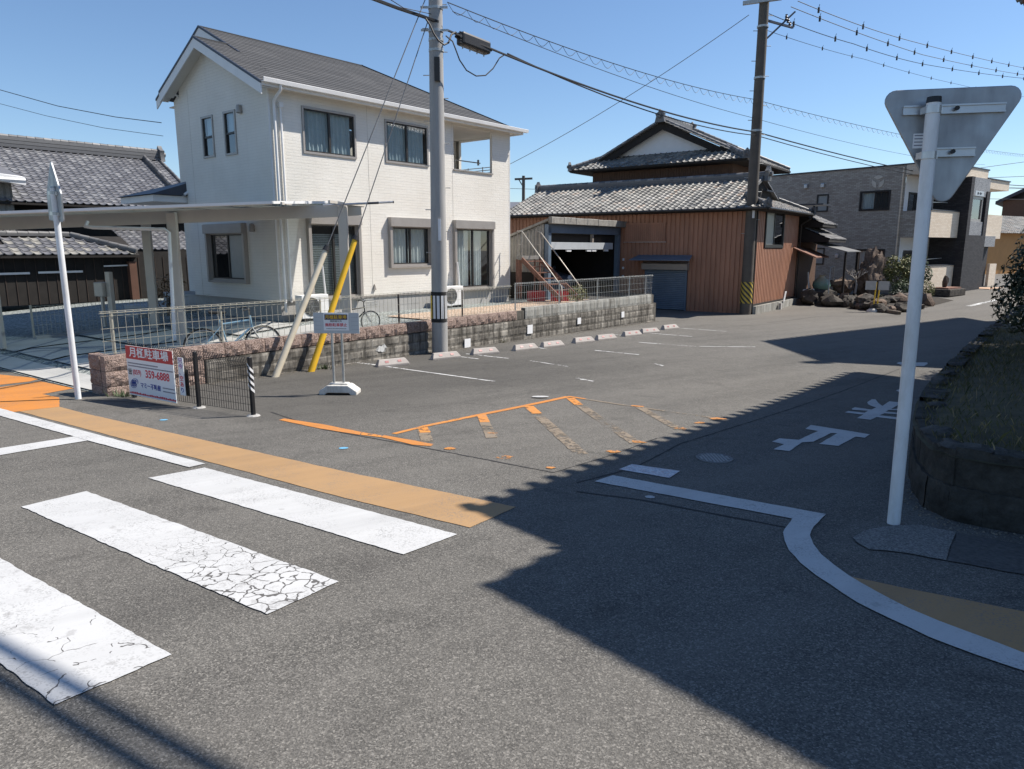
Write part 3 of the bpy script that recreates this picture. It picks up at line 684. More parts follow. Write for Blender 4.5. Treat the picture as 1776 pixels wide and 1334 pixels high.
mb.bar((XR,RY,ridge_z+.02), (X1,-OV,rz(-OV)+.015), .09, .025); mb.bar((XR,RY,ridge_z+.02), (X1,HB,rz(-OV)+.02), .10, .03); mb.build('ridge_cap', M['shingle'], roof)
mb = MB(); mb.box(-.36,-OV-.02,EZ-.12,HL+OV,-OV+.01,rz(-OV)-.01); mb.box(HL+OV-.01,-OV,EZ-.12,HL+OV+.02,HB,rz(-OV)-.01); mb.build('fascia', M['white_trim'], roof)
gp = [(-.0,0),(-.11,0),(-.125,.09),(-.11,.1),(-.10,.02),(-.0,.02)]
mb = MB(); mb.prism([(-.36,-OV-.022+y,EZ-.05+z) for y, z in gp], (HL+OV+.5,0,0)); mb.build('gutter', M['white_trim'], roof)
mb = MB(); mb.tube([(.12,-OV-.08,EZ-.05),(.12,-OV-.08,EZ-.16),(.12,-.07,EZ-.36),(.12,-.06,EZ-.5),(.12,-.06,.05)], .036, 8); mb.build('downspout', M['white_trim'], house, 50)
mb = MB(); mb.tube([(.30,-.05,EZ-.42),(.30,-.05,.3)], .03, 8); mb.box(.25,-.1,EZ-.5,.36,-.002,EZ-.38); mb.build('downspout', M['white_trim'], house, 50)
mb = MB(); mb.tube([(-.05,4.62,5.95),(.2,4.55,5.8),(.86,4.6,5.7),(.86,4.6,.3)], .03, 8); mb.build('downspout', M['white_trim'], house, 50)
for b_ in ((-.008,-.008,.32,.035,.0,EZ-.05), (HL-.03,-.008,.32,HL+.008,0,EZ-.05)):
    mb = MB(); mb.box(*b_); mb.build('corner_trim', M['white_trim'], house)
for y, z in ((1.25,5.16), (1.02,2.2)):
    mb = MB(); mb.lathe([(.0,.12),(.06,.10),(.075,.02),(.075,-.08),(.05,-.1),(.0,-.1)], (-.06,y,z), 10); mb.box(-.03,y-.05,z-.06,-.001,y+.05,z+.06); mb.build('vent_hood', M['grey_trim'], house, 40)
mb = MB(); mb.prism([(3.02,-.05,.5),(3.12,-.05,.5),(3.07,-.05,.66)], (0,.048,0)); mb.build('vent_hood', M['grey_trim'], house)
# entrance canopy
mb = MB(); mb.hexa([(-.95,4.55,2.98),(.88,4.55,2.98),(.88,6.7,2.98),(-.95,6.7,2.98),(-.95,4.55,3.16),(.88,4.55,3.16),(.88,6.7,3.16),(-.95,6.7,3.16)]); cn = mb.build('entrance_canopy', M['white_trim'], house)
mb = MB(); mb.add([(-1.05,4.45,3.17),(.88,4.45,3.17),(.88,6.8,3.17),(-1.05,6.8,3.17),(.88,5.3,3.75),(.88,6.0,3.75)], [(0,1,4),(0,4,5,3),(3,5,2)]); mb.build('canopy_roof', M['dark_metal'], cn)
mb = MB(); mb.tube([(.6,4.9,3.52),(.1,4.5,3.32),(-.1,4.44,3.2)], .04, 8); mb.build('canopy_pipe', M['white_trim'], cn, 60)
mb = MB(); mb.box(.895,5.0,.0,.899,6.0,2.1); mb.build('door', M['dark_trim'], house)
mb = MB(); mb.box(-1.2,4.5,-.4,.9,6.6,.0); mb.box(-1.6,4.7,-.4,-1.2,6.4,-.15); mb.build('porch_step', M['slab'], house)
mb = MB(); mb.tube([(.9,5.9,5.25),(.86,5.95,5.3)], .02, 6); mb.build('cable_hook', M['dark_metal'], house)
# air conditioner units
def ac_unit(label, loc, rz, w=.82):
    a = thing('air_conditioner', label, 'air conditioner', loc, rz, None)
    mb = MB(); mb.box(-w/2,-.15,.06,w/2,.15,.66); bevel(mb.build('casing', M['white_trim'], a), .012, 2)
    mb = MB()
    for k in range(8): mb.tube([(-.12+r_*cos(q*pi/8), -.165, .36+r_*sin(q*pi/8)) for r_ in (.03+.028*k,) for q in range(17)], .004, 4)
    for q in range(6): mb.cyl((-.12,-.166,.36), (-.12+.24*cos(q*pi/3),-.166,.36+.24*sin(q*pi/3)), .004, None, 4)
    mb.build('fan_grille', M['galv'], a)
    mb = MB(); mb.lathe([(.0,0),(.24,0),(.24,.012),(.0,.012)], (0,0,0), 20); g_ = mb.build('fan_recess', M['dark_trim'], a); g_.rotation_euler = (pi/2,0,0); g_.location = (-.12,-.15,.36)
    for x in (-.3, .3):
        mb = MB(); mb.box(x-.04,-.18,0,x+.04,.18,.06); mb.build('foot', M['dark_trim'], a)
    mb = MB(); mb.tube([(w/2-.05,.05,.2),(w/2+.08,.05,.2),(w/2+.1,.1,.5),(w/2+.1,.2,1.4)], .03, 6); mb.build('pipe', M['white_trim'], a, 60)
    return a
def hp(x, y, z): u = Vector((sin(R(HAZ)), cos(R(HAZ)), 0)); v = Vector((-u.y, u.x, 0)); return HA+u*x+v*y+Vector((0,0,z))
ac_unit('white outdoor air conditioner unit beside the carport post near the pale blue bicycle', tuple(hp(.72,-.35,-.17)), rz_of(HAZ))
ac_unit('white outdoor air conditioner unit standing behind the striped utility pole', tuple(hp(5.85,-.35,-.15)), rz_of(HAZ))
# ------------------------------------------------------------------ text
def text(txt, size, mat, parent, loc, rot=(pi/2,0,0), align='CENTER', bold=.0, sx=1., name='lettering', depth=.0008):
    c = bpy.data.curves.new('txt', 'FONT'); c.body = txt; c.size = size; c.align_x = align; c.align_y = 'CENTER'; c.offset = bold*size; c.extrude = depth; c.resolution_u = 3
    o = bpy.data.objects.new('txt', c); COL.objects.link(o)
    dg = bpy.context.evaluated_depsgraph_get(); me = bpy.data.meshes.new_from_object(o.evaluated_get(dg)); me.name = name
    bpy.data.objects.remove(o, do_unlink=True); bpy.data.curves.remove(c)
    me.materials.clear(); me.materials.append(mat)
    k = put(name, me, parent, loc=loc, rot=rot); k.scale = (sx, 1, 1); return k
def flat(name, col, rough=.5): return simple(name, col, rough, 0, .04)
M['red'] = flat('sign_red', (.50,.03,.035)); M['ink_white'] = flat('ink_white', (.80,.80,.80)); M['ink_black'] = flat('ink_black', (.03,.03,.035)); M['ink_blue'] = flat('ink_blue', (.02,.06,.30)); M['ink_yellow'] = flat('ink_yellow', (.80,.48,.03)); M['navy'] = flat('sign_navy', (.02,.025,.09)); M['ink_red'] = flat('ink_red', (.62,.03,.06)); M['ink_grey'] = flat('ink_grey', (.2,.2,.24))
M['panel_grey'] = simple('panel_grey', (.50,.53,.55), .4, .1, .08)
M['black_coat'] = simple('black_coating', (.018,.018,.02), .45, 0, .2)
M['pole_white'] = simple('white_pole_paint', (.76,.77,.78), .4, 0, .08, 4, dirt=(.5,.49,.46), dsc=9)
M['rubber'] = simple('black_rubber', (.02,.02,.02), .8)

# ------------------------------------------------------------------ carport
M['cp'] = simple('carport_aluminium', (.54,.50,.44), .4, .2, .06)
t = NT('polycarbonate'); n = t.n; tr = n.new('ShaderNodeBsdfTransparent'); tr.inputs[0].default_value = (.34,.40,.43,1); m1 = n.new('ShaderNodeMixShader'); m1.inputs[0].default_value = .82
t.b.inputs['Base Color'].default_value = (.30,.36,.38,1); t.b.inputs['Roughness'].default_value = .2; t.l.new(t.b.outputs[0], m1.inputs[1]); t.l.new(tr.outputs[0], m1.inputs[2]); t.l.new(m1.outputs[0], t.out.inputs['Surface']); M['poly'] = t.m
carport = thing('carport', 'grey aluminium carport with tinted flat roof in front of the white house', 'carport', (0,0,0))
P1c, P2c, P3c = Vector((-11.05,15.2,0)), Vector((-7.2,15.4,0)), Vector((-3.66,15.75,0))
zt = lambda p: 2.24+(p.x+10.7)*.042
dirc = (P3c-P1c).normalized(); perp = Vector((-dirc.y, dirc.x, 0))
def ztop(p): return zt(p)+.047*((p-P1c).dot(perp))
for p, zb in ((P1c,-.52), (P2c,-.5), (P3c,-.12), (P2c+perp*2.6+dirc*-1.62,-.45)):
    mb = MB(); q = p+Vector((0,0,ztop(p)-.02)); mb.bar(Vector((p.x,p.y,zb)), q, .13, .20, tuple(dirc)); bevel(mb.build('post', M['cp'], carport), .012)
def cpt(a, b, dz=0): p = P1c+dirc*a+perp*b; return Vector((p.x, p.y, ztop(p)+dz))
LA = (P3c-P1c).length
for b, h in ((.06,.26), (2.75,.2)):
    mb = MB(); mb.bar(cpt(-3.2,b,-.12), cpt(LA+.05,b,-.12), .10, h); mb.build('beam', M['cp'], carport)
mb = MB()
for i in range(13): a = -3.2+i*(LA+3.25)/12; mb.bar(cpt(a,-1.9,.03), cpt(a,3.3,.03), .035, .05)
mb.build('rafter', M['cp'], carport)
mb = MB(); mb.bar(cpt(-3.2,-1.95,.04), cpt(LA-1.0,-1.95,.04), .04, .06); mb.bar(cpt(-3.2,3.3,.04), cpt(LA+.05,3.3,.04), .06, .1); mb.build('edge_frame', M['cp'], carport)
mb = MB(); mb.hexa([cpt(-3.2,-1.9,.06), cpt(LA-1.0,-1.9,.06), cpt(LA+.0,3.3,.06), cpt(-3.2,3.3,.06), cpt(-3.2,-1.9,.064), cpt(LA-1.0,-1.9,.064), cpt(LA+.0,3.3,.064), cpt(-3.2,3.3,.064)]); mb.build('roof_sheet', M['poly'], carport)
mb = MB(); mb.bar(cpt(-3.2,-1.98,.05), cpt(LA-.98,-1.98,.05), .05, .05); mb.bar(cpt(LA-.98,-1.98,.05), cpt(LA+.05,-.02,.05), .04, .05); mb.build('gutter', M['white_trim'], carport)
g0 = aty(148,393,15.1); g1_ = aty(290,398,15.2); 
mb = MB(); mb.tube([g0+Vector((0,.1,.1)), g0, g0+Vector((.15,0,-.02)), g1_+Vector((-.05,0,0)), g1_+Vector((.03,0,-.06)), aty(303,590,15.15)], .038, 8); mb.build('downspout', M['white_trim'], carport, 60)
pl0, pl1 = aty(560,356.5,15.4), aty(683,350.5,15.9)
lp = thing('laundry_pole', 'telescopic silver laundry pole lying on the end of the carport', 'pole', tuple(pl0))
mb = MB(); mb.cyl((0,0,0), pl1-pl0, .022, None, 8); mb.build('tube', M['alu'], lp, 40)
d_ = pl1-pl0; mb = MB(); mb.cyl(d_*.62, d_*.78, .026, None, 8); mb.cyl(d_*.985, d_*1.0, .025, None, 8); mb.build('grip', M['dark_metal'], lp, 40)

# ------------------------------------------------------------------ utility poles
def pole_concrete():
    t = NT('pole_concrete'); c = t.mix(t.ramp(t.noise(6, 7, .65, t.scale(t.pos(), (1,1,.12))), [(.3,0.),(.75,1.)]), (.42,.41,.39), (.28,.275,.27)); t.bump(t.noise(90, 3), .3, .005); return t.set(c, .85, 0, .3)
M['pole_conc'] = pole_concrete()
M['pole_brown'] = simple('brown_pole', (.105,.09,.075), .7, 0, .2, 3, .2, 60)
pb = Vector((-1.6, 15.6, gz(15.6))); 
up1 = thing('utility_pole', 'grey concrete utility pole with black and white striped wrap in front of the white house', 'utility pole', tuple(pb))
mb = MB(); mb.cyl((0,0,-.3), (.06,0,9.6), .178, .128, 24); mb.build('shaft', M['pole_conc'], up1, 40)
zr = lambda z: .178-.050*(z+.3)/9.9
mb = MB(); mb.cyl((.0,0,.70), (.004,0,1.36), zr(.7)+.006, zr(1.36)+.006, 28); wr = mb.build('striped_wrap', M['rubber'], up1, 40)
M['wrap_white'] = flat('reflective_white', (.75,.75,.75)); M['wrap_yellow'] = flat('reflective_yellow', (.75,.5,.03))
for k in range(12):
    a = k*2*pi/12; mb = MB(); r_ = zr(1)+.009; w = .03
    mb.quad((r_*cos(a-w/r_),r_*sin(a-w/r_),.78),(r_*cos(a+w/r_),r_*sin(a+w/r_),.78),(r_*cos(a+w/r_),r_*sin(a+w/r_),1.28),(r_*cos(a-w/r_),r_*sin(a-w/r_),1.28))
    mb.build('stripe', M['wrap_yellow'] if k in (6, 7) else M['wrap_white'], wr)
for z in (6.45, 6.62, 7.05, 6.25, 7.5):
    mb = MB(); mb.cyl((.045,0,z), (.045,0,z+.05), zr(z)+.012, None, 20); mb.bar((-.25,-.1,z+.02), (.3,-.1,z+.02), .03, .04) if z in (6.62, 7.05) else None; mb.build('band', M['galv'], up1, 40)
for k, z in enumerate([2.2+.45*i for i in range(14)]):
    sx = 1 if k % 2 else -1; mb = MB(); r_ = zr(z); mb.cyl((sx*r_*.9+.02,0,z), (sx*(r_+.11)+.02,0,z), .009, None, 6); mb.build('step_bolt', M['galv'], up1)
mb = MB(); mb.box(.02,-.25,5.65,.13,-.12,6.1); mb.build('terminal_box', M['dark_trim'], up1)
mb = MB(); mb.box(.03,-.185,2.45,.09,-.165,2.9); mb.build('number_plate', M['plate'], up1)
p2b = Vector((8.85, 26.95, gz(27)))
up2 = thing('utility_pole', 'brown utility pole with yellow and black diagonal wrap at the corner of the wooden house', 'utility pole', tuple(p2b))
mb = MB(); mb.cyl((0,0,-.3), (.0,0,12.0), .215, .165, 20); mb.build('shaft', M['pole_brown'], up2, 40)
t = NT('diagonal_stripes'); x, y, z = t.sep(t.objc()); ang = t.math('ARCTAN2', y, x)
fr_ = t.math('FRACT', t.math('ADD', t.math('MULTIPLY', ang, 7/(2*pi)), t.math('MULTIPLY', z, 5.2)))
M['diag'] = t.set(t.mix(t.math('GREATER_THAN', fr_, .5), (.03,.03,.03), (.52,.38,.06)), .5)
mb = MB(); mb.cyl((0,0,.42), (0,0,1.22), .222, .219, 24); mb.build('striped_wrap', M['diag'], up2, 40)
for k, z in enumerate([3+.5*i for i in range(17)]):
    sx = 1 if k % 2 else -1; mb = MB(); mb.cyl((sx*.17,0,z), (sx*.33,0,z), .012, None, 6); mb.build('step_bolt', M['galv'], up2)
for z in (6.6, 8.4, 10.1):
    mb = MB(); mb.cyl((0,0,z), (0,0,z+.07), .2, None, 18); mb.build('band', M['galv'], up2, 40)
mb = MB(); mb.bar((-.75,.0,10.9), (.5,-.3,10.98), .12, .12); mb.build('crossarm', M['galv'], up2)
mb = MB(); mb.bar((0,-.1,9.6), (1.25,.4,10.75), .05, .05); mb.bar((-.1,0,10.4), (1.5,1.2,10.45), .07, .07); mb.build('bracket', M['dark_metal'], up2)
for q in ((.9,.25,10.55), (1.1,.6,10.55), (1.35,1.1,10.55)):
    mb = MB(); mb.lathe([(.02,-.12),(.06,-.1),(.03,-.05),(.06,-.02),(.03,.03),(.05,.06),(.0,.08)], q, 8); mb.build('insulator', M['dark_metal'], up2, 50)
mb = MB(); mb.box(-.03,-.235,3.55,.05,-.19,3.95); mb.build('number_plate', M['plate'], up2)
# far pole with a cross arm beyond the roofs
fp = aty(908,305,62.); fpz = -.5
up3 = thing('utility_pole', 'small distant utility pole with cross arm between the two houses', 'utility pole', (fp.x, fp.y, fpz))
mb = MB(); mb.cyl((0,0,0), (0,0,fp.z-fpz), .16, .13, 10); mb.build('shaft', M['pole_brown'], up3, 40)
mb = MB(); mb.bar((-.75,0,fp.z-fpz-.28), (.75,0,fp.z-fpz-.22), .14, .16); mb.bar((-.4,0,fp.z-fpz-.3), (0,0,fp.z-fpz-.95), .08, .08); mb.build('crossarm', M['pole_brown'], up3)

# ------------------------------------------------------------------ guy wires with plastic guards
M['guard_cream'] = simple('cream_guard', (.66,.58,.44), .5, 0, .1, 6); M['guard_yellow'] = simple('yellow_guard', (.80,.47,.03), .45, 0, .1, 6)
M['wire'] = simple('black_wire', (.02,.02,.022), .6); M['steel_wire'] = simple('steel_wire', (.16,.16,.16), .5, .5)
def guy(label, base, top_z, frac, mat, topoff):
    g = thing('guy_wire', label, 'guy wire', tuple(base)); T = Vector((pb.x+topoff, pb.y-.1, top_z))-base
    mb = MB(); mb.cyl(-T.normalized()*.2, T*frac, .062, .05, 12); mb.build('guard', mat, g, 40)
    mb = MB(); mb.cyl(T*frac, T, .011, None, 6); mb.build('wire', M['steel_wire'], g)
    mb = MB(); mb.cyl(T*frac, T*(frac+.012), .066, .05, 10); mb.build('clip', M['black_coat'], g)
    return g
guy('guy wire with a cream plastic guard leaning over the block wall', Vector((*wp(s_at(446),-.30)[:2], gz(wp(s_at(446),-.3).y))), 6.65, .30, M['guard_cream'], -.1)
guy('guy wire with a bright yellow guard behind the parking notice stand', Vector((*wp(s_at(512),-.28)[:2], gz(wp(s_at(512),-.28).y))), 6.2, .35, M['guard_yellow'], -.08)

# ------------------------------------------------------------------ overhead lines
def span(p0, p1, sag, n=18):
    return [p0.lerp(p1, i/n)-Vector((0,0,4*sag*(i/n)*(1-i/n))) for i in range(n+1)]
def line(label, pts, r=.012, mat=None, name='overhead_line', extra=None, cat='cable'):
    w = thing(name, label, cat, tuple(pts[0])) if extra else None
    o0 = Vector(pts[0]); mb = MB(); mb.tube([Vector(p)-o0 for p in pts], r, 5)
    if w: mb.build('conductor', mat or M['wire'], w, 60); extra(w, o0); return w
    o = mb.build(name, mat or M['wire'], None, 60); o.location = o0; return tag(o, label, cat)
def P3d(px, py, Y): return aty(px, py, Y)
a = P3d(775,52,15.6); b = P3d(1312,229,26.8); c_ = P3d(1776,313,50); c_ = b+(c_-b)*1.25
tr_pts = span(a, b, .28)+span(b, c_, .55)[1:]
line('thick black trunk cable carrying the splice box between the utility poles', tr_pts, .024)
a2 = P3d(880,93,17.1); line('second black cable hanging just below the thick trunk cable', span(a2, b-Vector((0,0,.12)), .3)+span(b-Vector((0,0,.12)), c_-Vector((0,0,.1)), .62)[1:], .017)
# splice closure on the trunk
s0, s1 = P3d(797,66,15.95), P3d(846,85,16.65)
sc_ = thing('splice_box', 'ribbed dark splice box hanging on the trunk cable beside the utility pole', 'cable box', tuple((s0+s1)/2)); dd = (s1-s0)/2
mb = MB(); mb.bar(-dd, dd, .22, .27); bevel(mb.build('housing', M['dark_trim'], sc_), .05, 2)
mb = MB()
for k in range(5): mb.bar(-dd*.96+Vector((0,-.112,-.1+.05*k)), dd*.96+Vector((0,-.112,-.1+.05*k)), .02, .018)
mb.build('rib', M['black_coat'], sc_)
for s_ in (-1, 1):
    mb = MB(); mb.cyl(dd*s_, dd*s_*1.28, .05, .025, 8); mb.build('end_boot', M['black_coat'], sc_, 50)
mb = MB()
for k in range(4): q = dd*(-.8+.5*k); mb.cyl(q+Vector((0,0,-.12)), q+Vector((0,0,-.19)), .015, None, 5)
mb.build('clamp_bolt', M['galv'], sc_)
lp_ = [P3d(*q) for q in ((773,62,15.45),(785,72,15.5),(790,85,15.5),(797,104,15.6),(809,122,15.8),(826,132,16.1),(842,131,16.4),(855,119,16.7),(866,101,16.9),(875,95,17.05))]
line('looping black drop cable hanging under the splice box', lp_, .014)
line('black tail cable bending down past the pole and up to the splice box', [P3d(*q) for q in ((738,32,15.3),(746,44,15.3),(752,58,15.3),(760,70,15.35),(770,78,15.4),(778,74,15.5),(783,60,15.6),(790,56,15.75),(797,62,15.95))], .02)
line('bundle of black cables rising away from the striped utility pole over the street', [P3d(645,-3,14.2), P3d(690,14,14.8), P3d(732,28,15.3), P3d(760,38,15.5)][::-1]+[P3d(560,-45,12.5), P3d(300,-260,9)], .035)
line('thin wire strung above the cable bundle of the striped pole', [P3d(755,26,15.6), P3d(700,14,14.8), P3d(672,-4,14.2), P3d(600,-40,13)], .008)
# spiral-hung wire
def loops(pts, amp, pitch):
    out = []; L = [0]
    for i in range(1, len(pts)): L.append(L[-1]+(pts[i]-pts[i-1]).length)
    n = int(L[-1]/pitch*6); j = 0
    for k in range(n+1):
        s = L[-1]*k/n
        while j < len(L)-2 and L[j+1] < s: j += 1
        p = pts[j].lerp(pts[j+1], (s-L[j])/max(1e-6, L[j+1]-L[j])); out.append(p-Vector((0,0,amp*abs(sin(pi*s/pitch)))))
    return out
a = P3d(776,4,15.6); b = P3d(1306,172,26.9); c3 = b+(P3d(1776,263,50)-b)*1.2
sp_ = span(a, b, .22)+span(b, c3, .35)[1:]
line('overhead wire with a second wire looped under it in small scallops', sp_, .010, extra=lambda w, o0: MB().tube([p-o0 for p in loops(sp_, .17, .55)], .006, 4).build('looped_wire', M['wire'], w))
line('thin straight wire just below the scalloped one', span(P3d(785,20,15.6), P3d(1304,204,26.9), .15)+span(P3d(1304,204,26.9), P3d(1304,204,26.9)+(P3d(1640,272,45)-P3d(1304,204,26.9))*1.4, .3)[1:], .008)
line('thin grey wire sloping from the brown pole down behind the white house', span(P3d(1299,26,27), P3d(870,292,33), .25), .012, M['steel_wire'])
def guards(pts, step, size):
    def f(w, o0):
        mb = MB(); mb.cyl((0,0,-size*.6), (0,0,size*.4), size*.22, None, 5); mb.cyl((0,0,size*.4), (.03,0,size), size*.06, None, 4); gm = mb.mesh('bird_guard', M['wire']); acc = step*.6
        for i in range(1, len(pts)):
            d = (pts[i]-pts[i-1]).length; acc += d
            if acc >= step:
                acc = 0; put('bird_guard', gm, w, loc=pts[i]-o0)
    return f
for i, (q, lab) in enumerate((([(1384,2,27.5),(1560,66,35),(1776,118,50)], 'topmost power line with bird guards running from the brown pole'), ([(1372,12,27.4),(1600,95,38),(1776,130,50)], 'second power line with bird guards below the topmost one'),
             ([(1334,24,27),(1480,76,33),(1600,111,40),(1776,136,50)], 'third power line with bird guards, lowest of the thick ones'), ([(1328,52,27),(1500,103,36),(1660,146,46),(1776,168,52)], 'lowest thin power line passing behind the triangular sign'))):
    P = [P3d(*k) for k in q]; P.append(P[-1]+(P[-1]-P[-2])*1.6); pts = []
    for u, v in zip(P, P[1:]):
        pts += span(u, v, .06, 12)[:-1]
    pts.append(P[-1]); line(lab, pts, .014 if i < 3 else .009, extra=guards(pts, 3.6,   .19 if i < 3 else .13))
for i, (q, lab) in enumerate((([(280,213,23.2),(200,203,24),(100,184,24.8),(0,156,25.5),(-200,80,27)], 'upper service wire reaching the corner of the white house'), ([(283,236,23.2),(180,222,24),(80,201,25),(0,180,26),(-200,120,28)], 'lower service wire reaching the corner of the white house'),
                              ([(200,288,33),(100,264,33),(0,240,33),(-150,200,33)], 'faint wire above the long smoked grey tile roof'))):
    P = [P3d(*k) for k in q]; P.append(P[-1]+(P[-1]-P[-2])*4); line(lab, P, .012 if i == 0 else .008)
for i, (q, lab) in enumerate((([(1700,309,60),(1776,306,62),(1900,300,64)], 'distant wire beyond the apartment stair tower, upper of three'), ([(1720,328,60),(1776,327,62),(1900,325,64)], 'distant wire beyond the apartment stair tower, middle of three'), ([(1715,345,60),(1776,346,62),(1900,348,64)], 'distant wire beyond the apartment stair tower, lowest of three'),
                              ([(1665,296,58),(1776,281,62),(1900,262,66)], 'distant wire rising above the apartment roof behind the triangular sign'), ([(884,327,70),(990,330,70)], 'distant wire between the white house and the hipped tiled roof'))):
    line(lab, [P3d(*k) for k in q], .02)
# two heavy cables along the street, overhead and behind the picture's top edge
rd_dir = Vector((-.84,.54,0))
for off, lab in ((0., 'heavy street cable overhead whose shadow crosses the zebra bar'), (.42, 'heavy street cable overhead nearest the camera')):
    S = G(0,1122) if off == 0 else G(0,1176)
    base = Vector((S.x, S.y, S.z))+SUNV*(6.6/SUNV.z)
    line(lab, [base+rd_dir*k+Vector((0,0,.004*k*k*.3)) for k in range(-14, 9, 2)], .042)

# ------------------------------------------------------------------ traffic signs seen from behind
def rounded(poly, r, n=6):
    out = []; m = len(poly)
    for i in range(m):
        p = Vector(poly[i]); a = (Vector(poly[i-1])-p).normalized(); b = (Vector(poly[(i+1)%m])-p).normalized()
        ang = a.angle(b); t_ = r/math.tan(ang/2); s = p+a*t_; e = p+b*t_; c = p+(a+b).normalized()*(r/math.sin(ang/2))
        a0 = math.atan2((s-c).y, (s-c).x); a1 = math.atan2((e-c).y, (e-c).x); d = (a1-a0+pi) % (2*pi)-pi
        out += [(c.x+r*cos(a0+d*k/n), c.y+r*sin(a0+d*k/n)) for k in range(n+1)]
    return out
def signback():
    t = NT('sign_back_aluminium'); c = t.mix(t.ramp(t.noise(3, 6, .6, t.scale(t.pos(), (3,3,.5))), [(.3,0.),(.75,1.)]), (.30,.31,.32), (.42,.43,.44)); return t.set(c, t.ramp(t.noise(8, 4), [(.3,.35),(.7,.6)]), .75)
M['sign_back'] = signback()
rp = G(1550,908)
sg = thing('traffic_sign', 'back of an inverted triangular sign on a white pole beside the grassy bank', 'traffic sign', (rp.x, rp.y, rp.z))
mb = MB(); mb.cyl((0,0,-.1), (-.03,0,2.74), .041, .041, 20); mb.build('pole', M['pole_white'], sg, 40)
mb = MB(); mb.cyl((-.03,0,2.74), (-.03,0,2.775), .043, .04, 20); mb.build('pole_cap', M['black_coat'], sg, 40)
tri = rounded([(-.435,.0),(0,-.76),(.435,.0)], .065)
ang = R(12)
mb = MB(); mb.prism([(x, 0, z) for x, z in tri], (0, .018, 0)); pt = mb.build('plate', M['sign_back'], sg, fixn=True); pt.location = (.125, .075, 2.845); pt.rotation_euler = (R(-2), 0, -ang); bevel(pt, .006, 2)
for z, w0, w1 in ((-.13,-.28,.30), (-.39,-.13,.155)):
    mb = MB(); mb.box(w0,-.012,z-.028,w1,-.0005,z+.028); mb.box(w0,-.022,z-.028,w1,-.012,z-.018); mb.box(w0,-.022,z+.018,w1,-.012,z+.028); mb.build('mount_channel', M['alu'], pt)
    mb = MB(); mb.lathe([(.0,.014),(.014,.014),(.014,0),(.0,0)], (0,0,0), 8); o = mb.build('bolt', M['black_coat'], pt); o.location = (.02,-.03,z); o.rotation_euler = (pi/2,0,0)
for z in (2.70, 2.43):
    mb = MB(); mb.cyl((-.03,0,z-.022), (-.03,0,z+.022), .046, None, 20); mb.box(-.075,.0,z-.02,.03,.06,z+.02); mb.build('clamp', M['alu'], sg, 40)
mb = MB(); mb.box(-.205,-.004,-.36,-.10,-.001,-.27); stk = mb.build('sticker', M['plate'], pt)
mb = MB()
for k in range(4): mb.box(-.198,-.0052,-.285-.02*k,-.11,-.0045,-.279-.02*k)
mb.build('sticker_lines', M['ink_grey'], pt)
lpn = G(136,692)
sg = thing('traffic_sign', 'pentagonal sign seen nearly edge-on on a white pole by the driveway', 'traffic sign', (lpn.x, lpn.y, lpn.z))
mb = MB(); mb.cyl((0,0,-.1), (-.01,0,2.98), .041, .041, 18); mb.build('pole', M['pole_white'], sg, 40)
mb = MB(); mb.cyl((-.01,0,2.98), (-.01,0,3.01), .043, .04, 18); mb.build('pole_cap', M['galv'], sg, 40)
pen = rounded([(0,.44),(-.32,.0),(-.32,-.38),(.32,-.38),(.32,.0)], .03)
mb = MB(); mb.prism([(x, 0, z) for x, z in pen], (0, .02, 0)); pt = mb.build('plate', M['sign_back'], sg, fixn=True); pt.location = (-.05,.06,2.92); pt.rotation_euler = (0, R(4), R(-43))
for z in (.0,-.28):
    mb = MB(); mb.box(-.2,-.018,z-.025,.2,-.001,z+.025); mb.build('mount_channel', M['alu'], pt)
for z in (2.92, 2.64):
    mb = MB(); mb.cyl((-.01,0,z-.02), (-.01,0,z+.02), .046, None, 16); mb.build('clamp', M['galv'], sg, 40)

# ------------------------------------------------------------------ notice on a movable stand
c = G(590,683); st = thing('notice_stand', 'parking notice on two steel posts in a white concrete foot', 'sign stand', (c.x, c.y, c.z), R(-3))
foot = [(-.29,0),(-.29,.06),(-.16,.15),(.16,.15),(.29,.06),(.29,0),(.2,0),(.17,.035),(-.17,.035),(-.2,0)]
mb = MB(); mb.prism([(x,-.13,z) for x, z in foot], (0,.26,0)); mb.box(-.14,-.07,.15,.14,.07,.175)
M['foot_conc'] = simple('painted_concrete', (.66,.64,.59), .8, 0, .15, 8, .3, 40, dirt=(.28,.25,.2), dsc=6); bevel(mb.build('foot', M['foot_conc'], st, fixn=True), .02, 2)
for x in (-.085, .065):
    mb = MB(); mb.cyl((x,0,.15), (x,0,1.0), .019, None, 10); mb.build('post', M['galv'], st, 40)
mb = MB(); mb.box(-.345,-.035,.93,.345,-.022,1.24); bd = mb.build('board', M['panel_grey'], st)
mb = MB()
for sx in (-1, 1):
    for z in (.99,1.05,1.11,1.17): mb.box(min(sx*.23,sx*.33),-.0385,z,max(sx*.23,sx*.33),-.0355,z+.004)
mb.build('board_rib', simple('rib_grey', (.36,.39,.42), .5), bd)
mb = MB(); mb.box(-.19,-.041,.975,.19,-.0365,1.232); sh = mb.build('notice_sheet', M['ink_white'], st)
mb = MB(); mb.box(-.172,-.0435,1.135,.172,-.0415,1.215); mb.build('header_band', M['navy'], sh)
text('月極駐車場', .064, M['ink_yellow'], sh, (0,-.045,1.172), bold=.012, sx=1.03)
text('契約者以外', .033, M['ink_black'], sh, (0,-.0425,1.112), bold=.008, sx=1.1)
text('無断駐車禁止', .056, M['ink_red'], sh, (0,-.0425,1.055), bold=.014, sx=1.0)
mb = MB(); x = -.15
while x < .15: w = random.uniform(.008,.02); mb.box(x,-.0425,.998,x+w,-.0418,1.006); x += w+.005
mb.build('small_print', M['ink_black'], sh)

